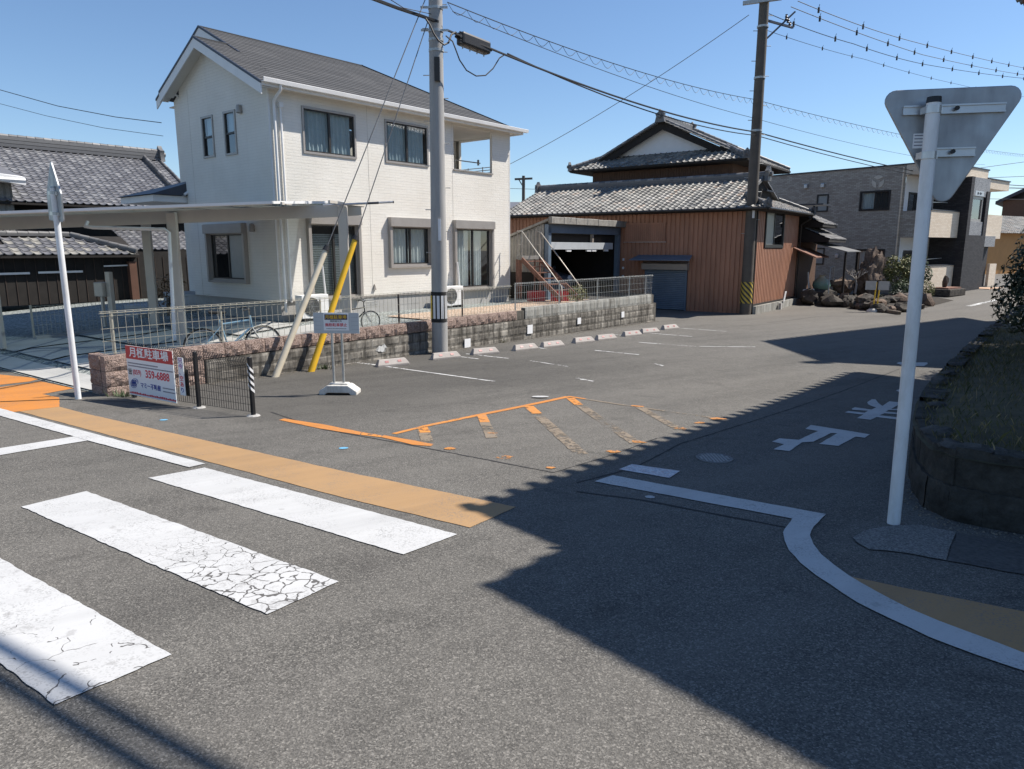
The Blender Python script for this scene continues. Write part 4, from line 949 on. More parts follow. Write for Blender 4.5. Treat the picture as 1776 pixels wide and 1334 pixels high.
# ------------------------------------------------------------------ low black fence with rental notice
q0, q2 = G(231,690), G(437,722); fd = (q2-q0).to_2d(); FL = fd.length; frz = math.atan2(fd.y, fd.x)
bf = thing('mesh_fence', 'low black mesh fence at the parking lot entrance with a striped end post', 'fence', (q0.x, q0.y, 0), frz)
zg = lambda x: gz(q0.y+(q2.y-q0.y)*x/FL); FT = .27
for i, x in enumerate((0., FL*.58, FL)):
    mb = MB(); mb.box(x-.024,.0,zg(x)-.1,x+.024,.045,FT-(.02 if i < 2 else -.0)); bevel(mb.build('post', M['black_coat'], bf), .004)
mb = MB(); x = 0.03
while x < FL:
    zb = zg(x)+.06; mb.tube([(x,-.006,zb),(x,-.006,FT-.12),(x,-.045,FT-.06),(x,-.006,FT)], .0037, 4); x += .05
mb.build('wire_mesh', M['black_coat'], bf)
mb = MB()
for k in range(7): f0 = k/6; mb.cyl((0,-.009,zg(0)+.06+(FT-.2-zg(0))*f0), (FL,-.009,zg(FL)+.06+(FT-.2-zg(FL))*f0), .0032, None, 4)
for y, z in ((-.045,FT-.06), (-.006,FT), (-.008,FT-.12)): mb.cyl((0,y,z), (FL,y,z), .0032, None, 4)
mb.build('rail_wires', M['black_coat'], bf)
for k in range(4):
    z0 = .16-.085*k; mb = MB(); mb.add([(FL-.026,-.003,z0),(FL+.026,-.003,z0-.05),(FL+.026,-.003,z0-.01),(FL-.026,-.003,z0+.04),(FL+.028,.047,z0-.1),(FL+.028,.047,z0-.06)], [(0,1,2,3),(1,4,5,2)]); mb.build('tape_stripe', M['wrap_white'], bf)
for x in (FL*.58, FL):
    mb = MB(); mb.lathe([(.09,0),(.07,.015),(.0,.018)], (x,.02,zg(x)), 9); mb.build('mortar_collar', M['foundation'], bf)
nb = thing('rental_notice', 'red and white monthly parking notice board on the black fence', 'sign', (q0.x, q0.y, 0), frz)
bx0, bx1, bz0, bz1 = .04, 1.20, -.49, .235
mb = MB(); mb.box(bx0,-.062,bz0,bx1,-.052,bz1); bo = mb.build('board', M['ink_white'], nb)
mb = MB(); mb.box(bx0,-.0645,bz1-.19,bx1,-.0625,bz1); mb.build('header_band', M['red'], bo); cxm = (bx0+bx1)/2
text('月極駐車場', .150, M['ink_white'], bo, (cxm,-.066,bz1-.098), bold=.02, sx=1.3)
for k, (z, x1) in enumerate(((bz1-.25,.82), (bz1-.29,1.16))):
    mb = MB(); x = bx0+.03
    while x < x1: w = random.uniform(.018,.03); mb.box(x,-.0635,z-.01,x+w,-.0625,z+.008); x += w+.006
    mb.build('small_print', M['ink_grey'], bo)
text('☎', .09, M['ink_black'], bo, (bx0+.07,-.064,bz1-.38)); text('(059)', .10, M['ink_red'], bo, (bx0+.245,-.064,bz1-.38), bold=.012, sx=1.0); text('359-6888', .155, M['ink_red'], bo, (bx0+.75,-.064,bz1-.385), bold=.02, sx=1.0)
mb = MB()
for r_, ph in ((.07,.0), (.05,.5)): mb.tube([(bx0+.15+r_*1.3*cos(a)+.5*r_*sin(a),-.0645,bz1-.545+r_*sin(a)) for a in [ph+k*2*pi/20 for k in range(19)]], .004, 4)
for x in (-.035, .0, .035): mb.tube([(bx0+.15+x-.03,-.0645,bz1-.59),(bx0+.15+x,-.0645,bz1-.50),(bx0+.15+x+.012,-.0645,bz1-.58)], .007, 4)
mb.build('logo', M['ink_blue'], bo)
text('マミー不動産', .085, M['ink_blue'], bo, (bx0+.56,-.064,bz1-.56), bold=.025, sx=1.0)
for z in (bz1-.54, bz1-.59):
    mb = MB(); x = bx0+.86
    while x < bx1-.02: w = random.uniform(.008,.014); mb.box(x,-.0635,z-.008,x+w,-.0625,z+.008); x += w+.004
    mb.build('small_print', M['ink_grey'], bo)
mb = MB(); x = bx0+.01
while x < bx1-.03:
    w = random.uniform(.025,.04); h = random.uniform(.02,.035); mb.box(x,-.0635,bz0+.02,x+w,-.0625,bz0+.02+h); x += w+.008
mb.build('print_border', M['ink_red'], bo)
vn = thing('vacancy_notice', 'narrow upright white strip with pink characters beside the rental notice', 'sign', (q0.x, q0.y, 0), frz)
mb = MB(); mb.box(1.30,-.055,-.36,1.42,-.047,.16); so = mb.build('board', M['ink_white'], vn)
for k, ch in enumerate('只今、空あり'): text(ch, .078, M['ink_red'] if k in (3, 4) else M['ink_blue'] if k == 5 else flat('ink_purple', (.35,.10,.35)), so, (1.36,-.0565,.115-.082*k), bold=.015, sx=1.2)
mb = MB(); mb.box(1.26,-.02,-.37,1.46,-.012,.0); mb.build('backing', M['black_coat'], vn)

# ------------------------------------------------------------------ wheel stops
M['stop'] = simple('wheel_stop_concrete', (.40,.365,.335), .85, 0, .12, 6, .3, 60); M['reflector'] = simple('red_reflector', (.30,.06,.06), .4, 0, .6, 90)
prof = [(-.075,0),(-.06,.11),(-.035,.125),(.02,.125),(.085,.04),(.085,0)]
def wheel_stop():
    o = thing('wheel_stop', '', 'wheel stop', group='concrete wheel stops in a row along the wall')
    mb = MB(); a = [(-.29,y,0) for y, z in prof]
    sec = lambda x, k: [(x*(1 if z < .05 else k), -y, z) for y, z in prof]
    A, B = sec(-.30,.82), sec(.30,.82); n = len(A); mb.add(A+B, [tuple(range(n)), tuple(range(2*n-1, n-1, -1))]+[(i, i+n, (i+1)%n+n, (i+1)%n) for i in range(n)])
    bevel(mb.build('block', M['stop'], o, fixn=True), .008, 2)
    for x in (-.12, .12):
        mb = MB(); mb.add([(x-.035,-.043,.1045),(x+.035,-.043,.1045),(x+.035,-.068,.0715),(x-.035,-.068,.0715)], [(0,1,2,3)]); mb.build('reflector', M['reflector'], o)
    return o
proto = wheel_stop()
stops = [(680,634), (772,622), (840,614), (910,607), (957,601.5), (1011,594), (1050,589), (1095,582.5), (1126,577.5), (1161,571)]
ordw = ['nearest the parking notice stand, first of the row', 'directly in front of the striped utility pole, second of the row', 'third of the row counted from the notice stand', 'fourth of the row counted from the notice stand', 'fifth of the row counted from the notice stand', 'sixth of the row counted from the notice stand', 'seventh of the row counted from the notice stand', 'third from the far end of the row', 'last but one at the far end of the row', 'at the far end of the row, nearest the blue shutter']
for i, (q, lab) in enumerate(zip(stops, ordw)):
    if i == 0: o = proto
    else:
        o = proto.copy(); COL.objects.link(o)
        for ch in proto.children: k = ch.copy(); COL.objects.link(k); k.parent = o
    p = G(*q); o.location = (p.x, p.y, p.z-.005); o.rotation_euler = (0,0,wall_rz+R(random.uniform(-3,3)-16)); o.scale = (1.12,1.12,1.12); o['label'] = 'concrete wheel stop '+lab

# ------------------------------------------------------------------ bicycles behind the fence
def bicycle(label, loc, rz, fm):
    b = thing('bicycle', label, 'bicycle', loc, rz)
    for x in (0, 1.04):
        mb = MB(); mb.tube([(x+.325*cos(k*2*pi/28),0,.33+.325*sin(k*2*pi/28)) for k in range(29)], .016, 6); w = mb.build('wheel', M['rubber'], b, 60)
        mb = MB(); mb.tube([(x+.30*cos(k*2*pi/28),0,.33+.30*sin(k*2*pi/28)) for k in range(29)], .008, 5)
        for k in range(12): mb.cyl((x,0,.33), (x+.3*cos(k*pi/6),0,.33+.3*sin(k*pi/6)), .0018, None, 3)
        mb.cyl((x,-.05,.33), (x,.05,.33), .02, None, 8); mb.build('rim', M['galv'], w, 60)
    mb = MB()
    for p, q, r in (((.43,0,.29),(.30,0,.80),.016), ((.43,0,.29),(.86,0,.66),.022), ((.32,0,.72),(.84,0,.78),.018), ((.86,0,.62),(.83,0,.86),.02), ((.43,.03,.29),(0,.05,.33),.011), ((.43,-.03,.29),(0,-.05,.33),.011), ((.33,.02,.70),(0,.05,.33),.009), ((.33,-.02,.70),(0,-.05,.33),.009)): mb.cyl(p, q, r, None, 8)
    mb.build('frame', fm, b, 40)
    mb = MB()
    for y in (-.05, .05): mb.tube([(.86,y*.5,.64),(.93,y,.5),(1.04,y,.33)], .012, 6)
    mb.build('fork', M['galv'], b, 60)
    mb = MB(); mb.cyl((.30,0,.8), (.275,0,.92), .013, None, 6); mb.build('seat_post', M['galv'], b)
    mb = MB(); mb.hexa([(.13,-.08,.92),(.42,-.02,.91),(.42,.02,.91),(.13,.08,.92),(.12,-.09,.97),(.43,-.02,.95),(.43,.02,.95),(.12,.09,.97)]); bevel(mb.build('saddle', M['rubber'], b), .015, 2)
    mb = MB(); mb.tube([(.70,-.27,.98),(.80,-.2,1.0),(.83,-.05,.96),(.83,.05,.96),(.80,.2,1.0),(.70,.27,.98)], .012, 6); mb.cyl((.83,0,.86), (.825,0,.97), .014, None, 6); mb.build('handlebar', M['rubber'], b, 60)
    mb = MB(); mb.cyl((.43,-.06,.29), (.43,-.05,.29), .09, None, 14); mb.bar((.43,-.07,.29), (.48,-.07,.13), .02, .012); mb.bar((.43,.07,.29), (.38,.07,.45), .02, .012); mb.build('crank', M['galv'], b, 40)
    return b
bl = aty(352,592,12.75); bicycle('pale blue bicycle parked behind the beige mesh fence', (bl.x, bl.y, -.47), R(28), simple('pale_blue_paint', (.26,.42,.52), .3, .2, .08))
bl = aty(590,580,16.0); bk = bicycle('black bicycle with a front basket behind the parking notice stand', (bl.x, bl.y, -.28), R(35), M['black_coat'])
mb = MB()
for x in range(7):
    for k in (0, 1): mb.cyl((.92+.05*x,(-.14,.14)[k],.78), (.90+.055*x,(-.16,.16)[k],1.02), .004, None, 4)
for z in (.78,.86,.94,1.02): mb.tube([(.9,-.15,z),(1.24,-.15,z),(1.24,.15,z),(.9,.15,z),(.9,-.15,z)], .004, 4)
mb.build('basket', M['galv'], bk); bk.scale = (.72,.72,.72)
# ------------------------------------------------------------------ tiled roofs
def tile_mat(name, stops, rough=.55):
    t = NT(name); r = t.attr(); c = t.ramp(r, stops)
    c = t.mix(t.ramp(t.noise(9, 6, .7), [(.4,0.),(.75,.45)]), c, (.09,.085,.08)); t.bump(t.noise(60, 3), .2, .005)
    return t.set(c, rough, 0, .45)
M['tile_old'] = tile_mat('weathered_roof_tile', [(0.,(.11,.107,.10)),(.35,(.19,.187,.172)),(.7,(.265,.258,.235)),(.88,(.33,.315,.28)),(.95,(.34,.26,.2)),(1.,(.40,.40,.385))])
M['tile_grey'] = tile_mat('smoked_grey_roof_tile', [(0.,(.135,.135,.145)),(.6,(.19,.19,.20)),(1.,(.27,.27,.275))], .42)
M['ridge_tile'] = tile_mat('ridge_tile', [(0.,(.10,.10,.105)),(.5,(.16,.158,.155)),(1.,(.27,.26,.25))], .5)
TP = [0,.1,.2,.32,.5,.72,.88,1.]
def tprof(t): return .048*math.exp(-((t-.16)/.13)**2)+.035*math.exp(-((t-1.12)/.12)**2)-.012*math.exp(-((t-.62)/.25)**2)
def tile_geo(mb, O, ax, up, nr, pw, cl, lift=.03):
    n = len(TP); lo = [O+ax*(t*pw)+nr*(tprof(t)+lift) for t in TP]; hi = [O+ax*(t*pw)+up*(cl*1.04)+nr*(tprof(t)+.004) for t in TP]; bt = [p-nr*.03 for p in lo]
    mb.add(lo+hi+bt, [(i, i+1, n+i+1, n+i) for i in range(n-1)]+[(2*n+i, 2*n+i+1, i+1, i) for i in range(n-1)])
def tile_plane(mb, O, ax, up, width, slope, lim=None, pw=.27, cl=.235):
    O = Vector(O); ax = Vector(ax).normalized(); up = Vector(up).normalized(); nr = ax.cross(up).normalized()
    if nr.z < 0: nr = -nr
    nc, nk = int(round(width/pw)), int(round(slope/cl)); pw = width/nc; cl = slope/nk
    for k in range(nk):
        for i in range(nc):
            a, b = (i+.5)*pw, (k+.5)*cl
            if lim and not (lim(b)[0] <= a <= lim(b)[1]): continue
            mb.cur = random.random(); tile_geo(mb, O+ax*(i*pw)+up*(k*cl), ax, up, nr, pw, cl)
def ridge(mb, p0, p1, w=.2, h=.2, cap=.075, ring=.3):
    p0, p1 = Vector(p0), Vector(p1); d = p1-p0; L = d.length; d.normalize(); side = d.cross(Vector((0,0,1))).normalized(); up = side.cross(d)
    for k in range(3):
        mb.cur = .15+.2*k; o = up*(h*(k+.5)/3); mb.bar(p0+o, p1+o, w*(1-.16*k), h/3*.86, up)
    n = max(1, int(L/ring))
    for i in range(n):
        mb.cur = random.random(); a, b = p0+d*(L*i/n)+up*h, p0+d*(L*(i+.96)/n)+up*h; mb.cyl(a, b, cap*1.06, cap*.92, 8)
def oni(mb, p, d, s=.28):                                   # ridge-end tile
    p = Vector(p); d = Vector(d).normalized(); side = d.cross(Vector((0,0,1))).normalized(); up = Vector((0,0,1))
    pts = [(-.75,-.6),(-.55,.2),(-.7,.55),(-.3,.75),(0,1.15),(.3,.75),(.7,.55),(.55,.2),(.75,-.6)]
    mb.cur = .3; mb.prism([p+side*(x*s)+up*(z*s) for x, z in pts], d*(s*.45)); mb.cyl(p+up*(s*.2)+d*(s*.2), p+up*(s*.2)+d*(s*.75), s*.32, s*.28, 10)
def corrugated(mb, fn, s0, s1, z0, z1, pitch=.19, dep=.032, holes=()):
    s = s0
    while s < s1-1e-6:
        e = min(s+pitch, s1); q = [(s,0),(s+(e-s)*.62,0),(s+(e-s)*.72,dep),(s+(e-s)*.9,dep),(e,0)]
        for (a, da), (b, db) in zip(q, q[1:]):
            zs = [(z0, z1)]
            for h in holes:
                if h[0]-.02 < (a+b)/2 < h[1]+.02: zs = [(z0, h[2]), (h[3], z1)]
            for u, v in zs:
                if v > u: mb.quad(fn(a,u,da), fn(b,u,db), fn(b,v,db), fn(a,v,da))
        s = e
def metal_siding(name, col):
    t = NT(name); c = t.mix(t.ramp(t.noise(2.2, 6, .65, t.scale(t.pos(), (1,1,.3))), [(.3,0.),(.75,1.)]), col, dull(col, .66)); return t.set(c, .55, .1, .4)
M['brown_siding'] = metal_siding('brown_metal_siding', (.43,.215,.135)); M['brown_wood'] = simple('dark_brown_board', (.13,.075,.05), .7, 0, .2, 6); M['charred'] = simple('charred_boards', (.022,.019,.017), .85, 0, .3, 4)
M['plaster'] = simple('white_plaster', (.72,.73,.74), .8, 0, .05); M['blue_shutter'] = simple('blue_grey_shutter', (.19,.245,.31), .45, .25, .15); M['blue_steel'] = simple('blue_grey_steel', (.15,.20,.26), .5, .2, .15)
M['old_sheet'] = simple('weathered_sheet', (.30,.285,.255), .8, 0, .25, 8, .3, 40, dirt=(.10,.09,.075), dsc=3); M['rust'] = simple('rust_red_steel', (.24,.125,.09), .8, .1, .3, 12, dirt=(.12,.05,.03), dsc=4); M['galv_old'] = simple('old_galvanised', (.42,.40,.36), .55, .4, .25, 15, dirt=(.28,.16,.09), dsc=5)

# ------------------------------------------------------------------ brown sided house with tiled roofs
BO = Vector((9.09, 26.98, -.833)); BAZ = 36.0
bh = thing('brown_house', 'brown metal-sided house with weathered tile roofs and a white plaster gable', 'house', tuple(BO), rz_of(BAZ))
def bp(x, y, z=0): u = Vector((sin(R(BAZ)), cos(R(BAZ)), 0)); v = Vector((-u.y, u.x, 0)); return BO+u*x+v*y+Vector((0,0,z))
bfront = lambda s, z, d: (d, s, z)
bgable = lambda s, z, d: (s, d, z)
mb = MB(); corrugated(mb, bfront, 0, 11.4, .0, 4.0, holes=[(2.66,4.40,0.,1.95)]); mb.build('front_wall', M['brown_siding'], bh)
mb = MB(); corrugated(mb, bgable, 0, 5.8, .36, 4.05, .2, .03, holes=[(1.05,3.6,2.45,4.05)]); mb.build('gable_wall', M['brown_siding'], bh)
mb = MB(); mb.quad((5.8,0,0),(5.8,11.4,0),(5.8,11.4,4.2),(5.8,0,4.2)); mb.quad((0,11.4,0),(5.8,11.4,0),(5.8,11.4,5.),(0,11.4,4.)); mb.build('rear_wall', M['brown_wood'], bh)
mb = MB(); mb.box(-.04,-.04,.0,.0,.06,4.0); mb.build('corner_trim', M['dark_trim'], bh); mb = MB(); mb.box(-.05,-.05,.3,5.9,-.003,.37); mb.build('base_flashing', M['dark_trim'], bh)
for k in range(9):
    mb = MB(); mb.box(k*.66,-.16,-.3,k*.66+.64,.02,.30); put('base_block', mb.mesh('base_block', M['coping']), bh)
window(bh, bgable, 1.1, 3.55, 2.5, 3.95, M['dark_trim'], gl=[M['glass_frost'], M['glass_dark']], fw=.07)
# sliding shutter panel high on the front wall
mb = MB(); corrugated(mb, lambda s, z, d: (-.05+d, s, z), 3.62, 5.4, 2.78, 3.42, .09, .012); mb.box(-.06,3.58,2.72,-.01,5.44,2.78); mb.box(-.06,3.58,3.42,-.01,5.44,3.48); mb.build('rain_shutter', M['brown_siding'], bh)
mb = MB(); mb.box(-.07,3.55,2.70,-.055,5.46,2.72); mb.build('shutter_track', M['alu'], bh)
# roller shutter with little awning
mb = MB(); z = 0.02
while z < 1.6: mb.prism([(-.01,2.68,z),(-.03,2.68,z+.02),(-.03,2.68,z+.05),(-.01,2.68,z+.07)], (0,1.70,0)); z += .075
rs = mb.build('roller_shutter', M['blue_shutter'], bh)
mb = MB(); mb.prism([(.02,2.55,1.6),(-.22,2.55,1.62),(-.25,2.55,1.85),(.02,2.55,1.95)], (0,1.96,0)); mb.build('shutter_hood', M['grey_trim'], rs)
for y_ in (2.62, 4.38): mb = MB(); mb.box(-.05,y_,0,.01,y_+.06,1.62); mb.build('guide_rail', M['blue_steel'], rs)
mb = MB(); mb.box(.03,2.66,0,.06,4.4,1.95); mb.build('back_panel', M['dark_room'], rs)
mb = MB(); mb.hexa([(-.62,2.3,1.98),(-.0,2.45,2.16),(-.0,4.75,2.16),(-.62,4.9,1.98),(-.62,2.3,2.01),(-.0,2.45,2.2),(-.0,4.75,2.2),(-.62,4.9,2.01)]); mb.build('awning', M['blue_steel'], bh)
# lower roof
SL = .395; EZ2 = 3.92; XE = -.5; XRg = 2.8; YL = 11.6; cs = math.sqrt(1+SL*SL); zr2 = EZ2+SL*(XRg-XE)
hipb = 1.25*cs
mb = MB()
lim = lambda b: ((b/cs-.5+.0 if b < hipb else .75)+.55, 99)
tile_plane(mb, (XE,-.5,EZ2), (0,1,0), (1,0,SL), YL+.5, (XRg-XE)*cs, lambda b: ((min(b/cs, 1.25)), 99))
tile_plane(mb, (6.1,-.5,EZ2), (0,1,0), (-1,0,SL), YL+.5, (6.1-XRg)*cs, lambda b: (min(b/cs, 1.25), 99))
tile_plane(mb, (XE,-.5,EZ2), (1,0,0), (0,1,SL), 6.1-XE, 1.25*cs, lambda b: (b/cs, 6.6-b/cs))
lr = mb.build('roof', M['tile_old'], bh, 40)
mb = MB(); ridge(mb, (XRg,.65,zr2-.02), (XRg,YL,zr2-.02),   .22, .22, .08); oni(mb, (XRg,.62,zr2+.1), (0,-1,0), .34); oni(mb, (XRg,YL,zr2+.1), (0,1,0), .3)
ridge(mb, (XE+.1,-.42,EZ2+.05), (XE+1.2,.72,EZ2+.55), .16, .08, .07); ridge(mb, (6.0,-.42,EZ2+.05), (4.9,.72,EZ2+.55), .16, .08, .07); oni(mb, (XE+.05,-.48,EZ2+.12), (-.7,-.7,0), .2); oni(mb, (6.05,-.48,EZ2+.12), (.7,-.7,0), .2)
ridge(mb, (XE+1.2,.72,EZ2+.5), (XRg,.72,zr2), .16, .06, .06); ridge(mb, (6.1-1.2,.72,EZ2+.5), (XRg,.72,zr2), .16, .06, .06)
mb.build('ridge_tiles', M['ridge_tile'], lr, 50)
mb = MB(); mb.add([(.8,.78,EZ2+.55),(4.8,.78,EZ2+.55),(XRg,.78,zr2-.1)], [(0,1,2)]); mb.build('gable_board', M['charred'], lr)
mb = MB(); mb.box(XE-.03,-.52,EZ2-.08,XE+.05,YL,EZ2+.0); mb.box(XE,-.52,EZ2-.08,6.1,-.44,EZ2); mb.box(XE,-.46,EZ2-.10,6.0,YL,EZ2-.07); mb.build('eave_board', M['charred'], lr)
mb = MB(); mb.tube([(XE-.06,-.5,EZ2-.03),(XE-.06,YL,EZ2-.03)], .05, 8); mb.tube([(XE,-.55,EZ2-.03),(6.1,-.55,EZ2-.03)], .05, 8); mb.build('gutter', M['dark_trim'], lr, 60)
mb = MB(); mb.tube([(5.9,-.55,EZ2-.05),(5.9,-.45,EZ2-.2),(5.85,-.1,EZ2-.45),(5.85,-.08,.3)], .035, 8); mb.build('downspout', M['dark_trim'], lr, 60)
# upper storey
U = dict(x0=3.2, x1=9.7, y0=1.6, y1=10.1, z=6.12, yr=5.85, zr=8.12)
mb = MB(); corrugated(mb, lambda s, z, d: (4.0+d, s, z), 2.4, 9.3, 3.8, 6.05, .13, .016); corrugated(mb, lambda s, z, d: (s, 2.4+d, z), 4.0, 8.9, 3.8, 6.05, .13, .016); mb.quad((4.0,9.3,3.8),(8.9,9.3,3.8),(8.9,9.3,6.05),(4.0,9.3,6.05)); mb.quad((8.9,2.4,0),(8.9,9.3,0),(8.9,9.3,6.05),(8.9,2.4,6.05)); mb.build('upper_wall', M['brown_wood'], bh)
mb = MB(); us = (U['zr']-U['z'])/(U['yr']-U['y0']); us2 = (U['zr']-U['z'])/(U['y1']-U['yr']); c1, c2_ = math.sqrt(1+us*us), math.sqrt(1+us2*us2)
hp_ = 1.35                                                # depth of the skirt roofs at both gable ends
tile_plane(mb, (U['x0'],U['y0'],U['z']), (1,0,0), (0,1,us), U['x1']-U['x0'], (U['yr']-U['y0'])*c1, lambda b: (min(b/c1, hp_-.45), 6.5-min(b/c1*.9, 2.3)))
tile_plane(mb, (U['x0'],U['y1'],U['z']), (1,0,0), (0,-1,us2), U['x1']-U['x0'], (U['y1']-U['yr'])*c2_, lambda b: (min(b/c2_, hp_-.45), 6.5-min(b/c2_*.9, 2.3)))
tile_plane(mb, (U['x0'],U['y0'],U['z']), (0,1,0), (1,0,us), U['y1']-U['y0'], hp_*c1, lambda b: (b/c1, 8.5-b/c1))
tile_plane(mb, (U['x1'],U['y0'],U['z']), (0,1,0), (-1,0,us), U['y1']-U['y0'], 2.4*c1, lambda b: (b/c1, 8.5-b/c1))
ur = mb.build('upper_roof', M['tile_old'], bh, 40)
xg = U['x0']+hp_-.45; mb = MB()
ridge(mb, (xg-.05,U['yr'],U['zr']-.02), (7.6,U['yr'],U['zr']-.02), .22, .24, .085); oni(mb, (xg-.08,U['yr'],U['zr']+.12), (-1,0,0), .32); oni(mb, (7.6,U['yr'],U['zr']+.1), (1,0,0), .3)
for ye, uu in ((U['y0'], us), (U['y1'], us2)):
    sg_ = 1 if ye < 5 else -1
    ridge(mb, (xg+.05,ye+sg_*(hp_-.4),U['z']+uu*(hp_-.4)), (xg+.05,U['yr'],U['zr']), .16, .08, .07)
    ridge(mb, (xg+.5,ye+sg_*(hp_-.2),U['z']+uu*(hp_-.2)+.02), (xg+.5,U['yr'],U['zr']), .14, .08, .06)
    ridge(mb, (U['x0']+.05,ye+sg_*.05,U['z']+.03), (U['x0']+hp_,ye+sg_*hp_,U['z']+uu*hp_), .18, .14, .08); oni(mb, (U['x0']+.02,ye+sg_*.02,U['z']+.14), (-.7,-sg_*.7,0), .24)
    ridge(mb, (U['x1']-.05,ye+sg_*.05,U['z']+.03), (7.6,ye+sg_*2.0,U['z']+uu*2.0), .18, .12, .08); ridge(mb, (7.6,ye+sg_*2.0,U['z']+uu*2.0), (7.6,U['yr'],U['zr']), .18, .12, .08)
mb.build('ridge_tiles', M['ridge_tile'], ur, 50)
xt = xg+.45; zb_ = U['z']+us*hp_; mb = MB(); yA, yB = U['y0']+1.55, U['y1']-1.55
mb.add([(xt,yA,zb_+.02),(xt,yB,zb_+.02),(xt,U['yr'],U['zr']-.22)], [(0,1,2)]); mb.build('gable_plaster', M['plaster'], ur)
mb = MB()
for ye, yc in ((U['y0']+hp_-.55, U['yr']), (U['y1']-hp_+.55, U['yr'])):
    z0 = U['z']+us*(hp_-.55); mb.hexa([(xg+.06,ye,z0-.34),(xg+.12,ye,z0-.34),(xg+.12,yc,U['zr']-.36),(xg+.06,yc,U['zr']-.36),(xg+.06,ye,z0-.03),(xg+.12,ye,z0-.03),(xg+.12,yc,U['zr']-.03),(xg+.06,yc,U['zr']-.03)])
mb.build('barge_board', M['charred'], ur)
mb = MB(); x0, x1, y0, y1, z = U['x0'], U['x1'], U['y0'], U['y1'], U['z']
mb.box(x0,y0,z-.09,x1,y1,z-.04); mb.box(x0-.04,y0-.04,z-.06,x0+.03,y1+.04,z+.02); mb.box(x0,y0-.04,z-.06,x1,y0+.03,z+.02); mb.build('eave_board', M['charred'], ur)
mb = MB(); mb.box(3.0,.6,4.75,3.9,1.4,4.8); mb.box(6.0,-.9,4.3,7.2,.6,4.36); mb.build('side_canopy', M['dark_metal'], bh)
# porch at the far end of the gable wall
mb = MB(); mb.hexa([(5.2,-.95,2.05),(7.6,-.95,2.05),(7.6,.0,2.45),(5.2,.0,2.45),(5.2,-.95,2.1),(7.6,-.95,2.1),(7.6,.0,2.5),(5.2,.0,2.5)]); pr = mb.build('porch_roof', M['rust'], bh)
mb = MB(); mb.hexa([(6.6,-1.9,2.3),(9.6,-1.9,2.3),(9.6,-.2,2.75),(6.6,-.2,2.75),(6.6,-1.9,2.33),(9.6,-1.9,2.33),(9.6,-.2,2.78),(6.6,-.2,2.78)]); mb.build('sheet_roof', simple('dull_sheet', (.15,.15,.15), .7, .1, .15), pr)
for x in (6.8, 9.4): mb = MB(); mb.cyl((x,-1.8,.0), (x,-1.8,2.3), .05, None, 6); mb.build('porch_post', M['charred'], pr)
for q_ in (((6.3,-1.2,2.85), 3.4, 1.6), ((6.3,-.9,3.5), 2.8, 1.5)):
    mb = MB(); tile_plane(mb, q_[0], (1,0,0), (0,1,.45), q_[1], q_[2]); sr_ = mb.build('side_roof', M['ridge_tile'], bh, 40)
    x_, y_, z_ = q_[0]; mb = MB(); mb.prism([(x_,y_+.02,z_-.12),(x_,y_+.02,z_-.01),(x_,y_+1.3,z_+.57),(x_,y_+1.3,z_-.12)], (q_[1],0,0)); mb.build('eave_board', M['charred'], sr_, fixn=True)
mb = MB(); mb.box(6.3,.1,0,9.8,4,3.6); mb.build('side_wing', M['brown_wood'], bh)
ac_unit('white outdoor air conditioner at the end of the orange-lit gable wall', tuple(bp(6.3,-.5,.02)), rz_of(BAZ))
mb = MB(); mb.tube([(0,0,0),(0,0,1.6),(.05,0,1.65),(.7,0,1.65),(.75,0,1.6),(.75,0,0)], .02, 6); mb.cyl((-.3,0,1.1), (1.1,0,1.1), .012, None, 5); o = mb.build('drying_rack', M['galv'], None, 50); o.location = bp(6.9,-1.2,0); o.rotation_euler = (0,0,rz_of(BAZ)); tag(o, 'bare metal drying frame beside the air conditioner of the brown house', 'rack')
mb = MB(); mb.box(-.09,-.05,0,.09,.05,.26); bx_ = mb.build('meter_box', M['foundation'], None); bx_.location = bp(2.9,-.26,.0); bx_.rotation_euler = (0,0,rz_of(BAZ)); tag(bx_, 'small concrete block leaning at the foot of the orange-lit wall', 'block')
mb = MB(); mb.box(-.1,-.01,0,.1,.01,.42); bx_ = mb.build('wall_card', M['plate'], None); bx_.location = bp(3.6,-.19,.28); bx_.rotation_euler = (R(8),0,rz_of(BAZ)); tag(bx_, 'white card leaning at the base of the orange-lit wall', 'card')

# ------------------------------------------------------------------ lean-to garage, stairs, car
ga = thing('garage', 'dark open lean-to garage with blue-grey steel posts beside the brown house', 'garage', tuple(BO), rz_of(BAZ)); gf = .62
for x, y in ((-5.5,5.66), (-.2,5.66), (-5.5,9.2)):
    mb = MB(); mb.box(x-.09,y-.09,gf-.3,x+.09,y+.09,3.2); mb.build('column', M['blue_steel'], ga)
mb = MB(); mb.box(-5.6,5.57,3.0,-.1,5.73,3.3); mb.build('beam', M['blue_steel'], ga)
for i in range(7):
    mb = MB(); mb.box(-5.72+i*.84,5.36,3.31,-5.72+i*.84+.83,5.50,3.55+.01*(i%2)); bevel(mb.build('eave_panel', M['old_sheet'], ga), .015)
mb = MB(); mb.hexa([(-5.72,5.5,3.42),(.1,5.5,3.42),(.1,9.6,2.1),(-5.72,9.6,2.1),(-5.72,5.5,3.5),(.1,5.5,3.5),(.1,9.6,2.18),(-5.72,9.6,2.18)]); mb.build('roof', M['old_sheet'], ga)
mb = MB(); s = 5.75
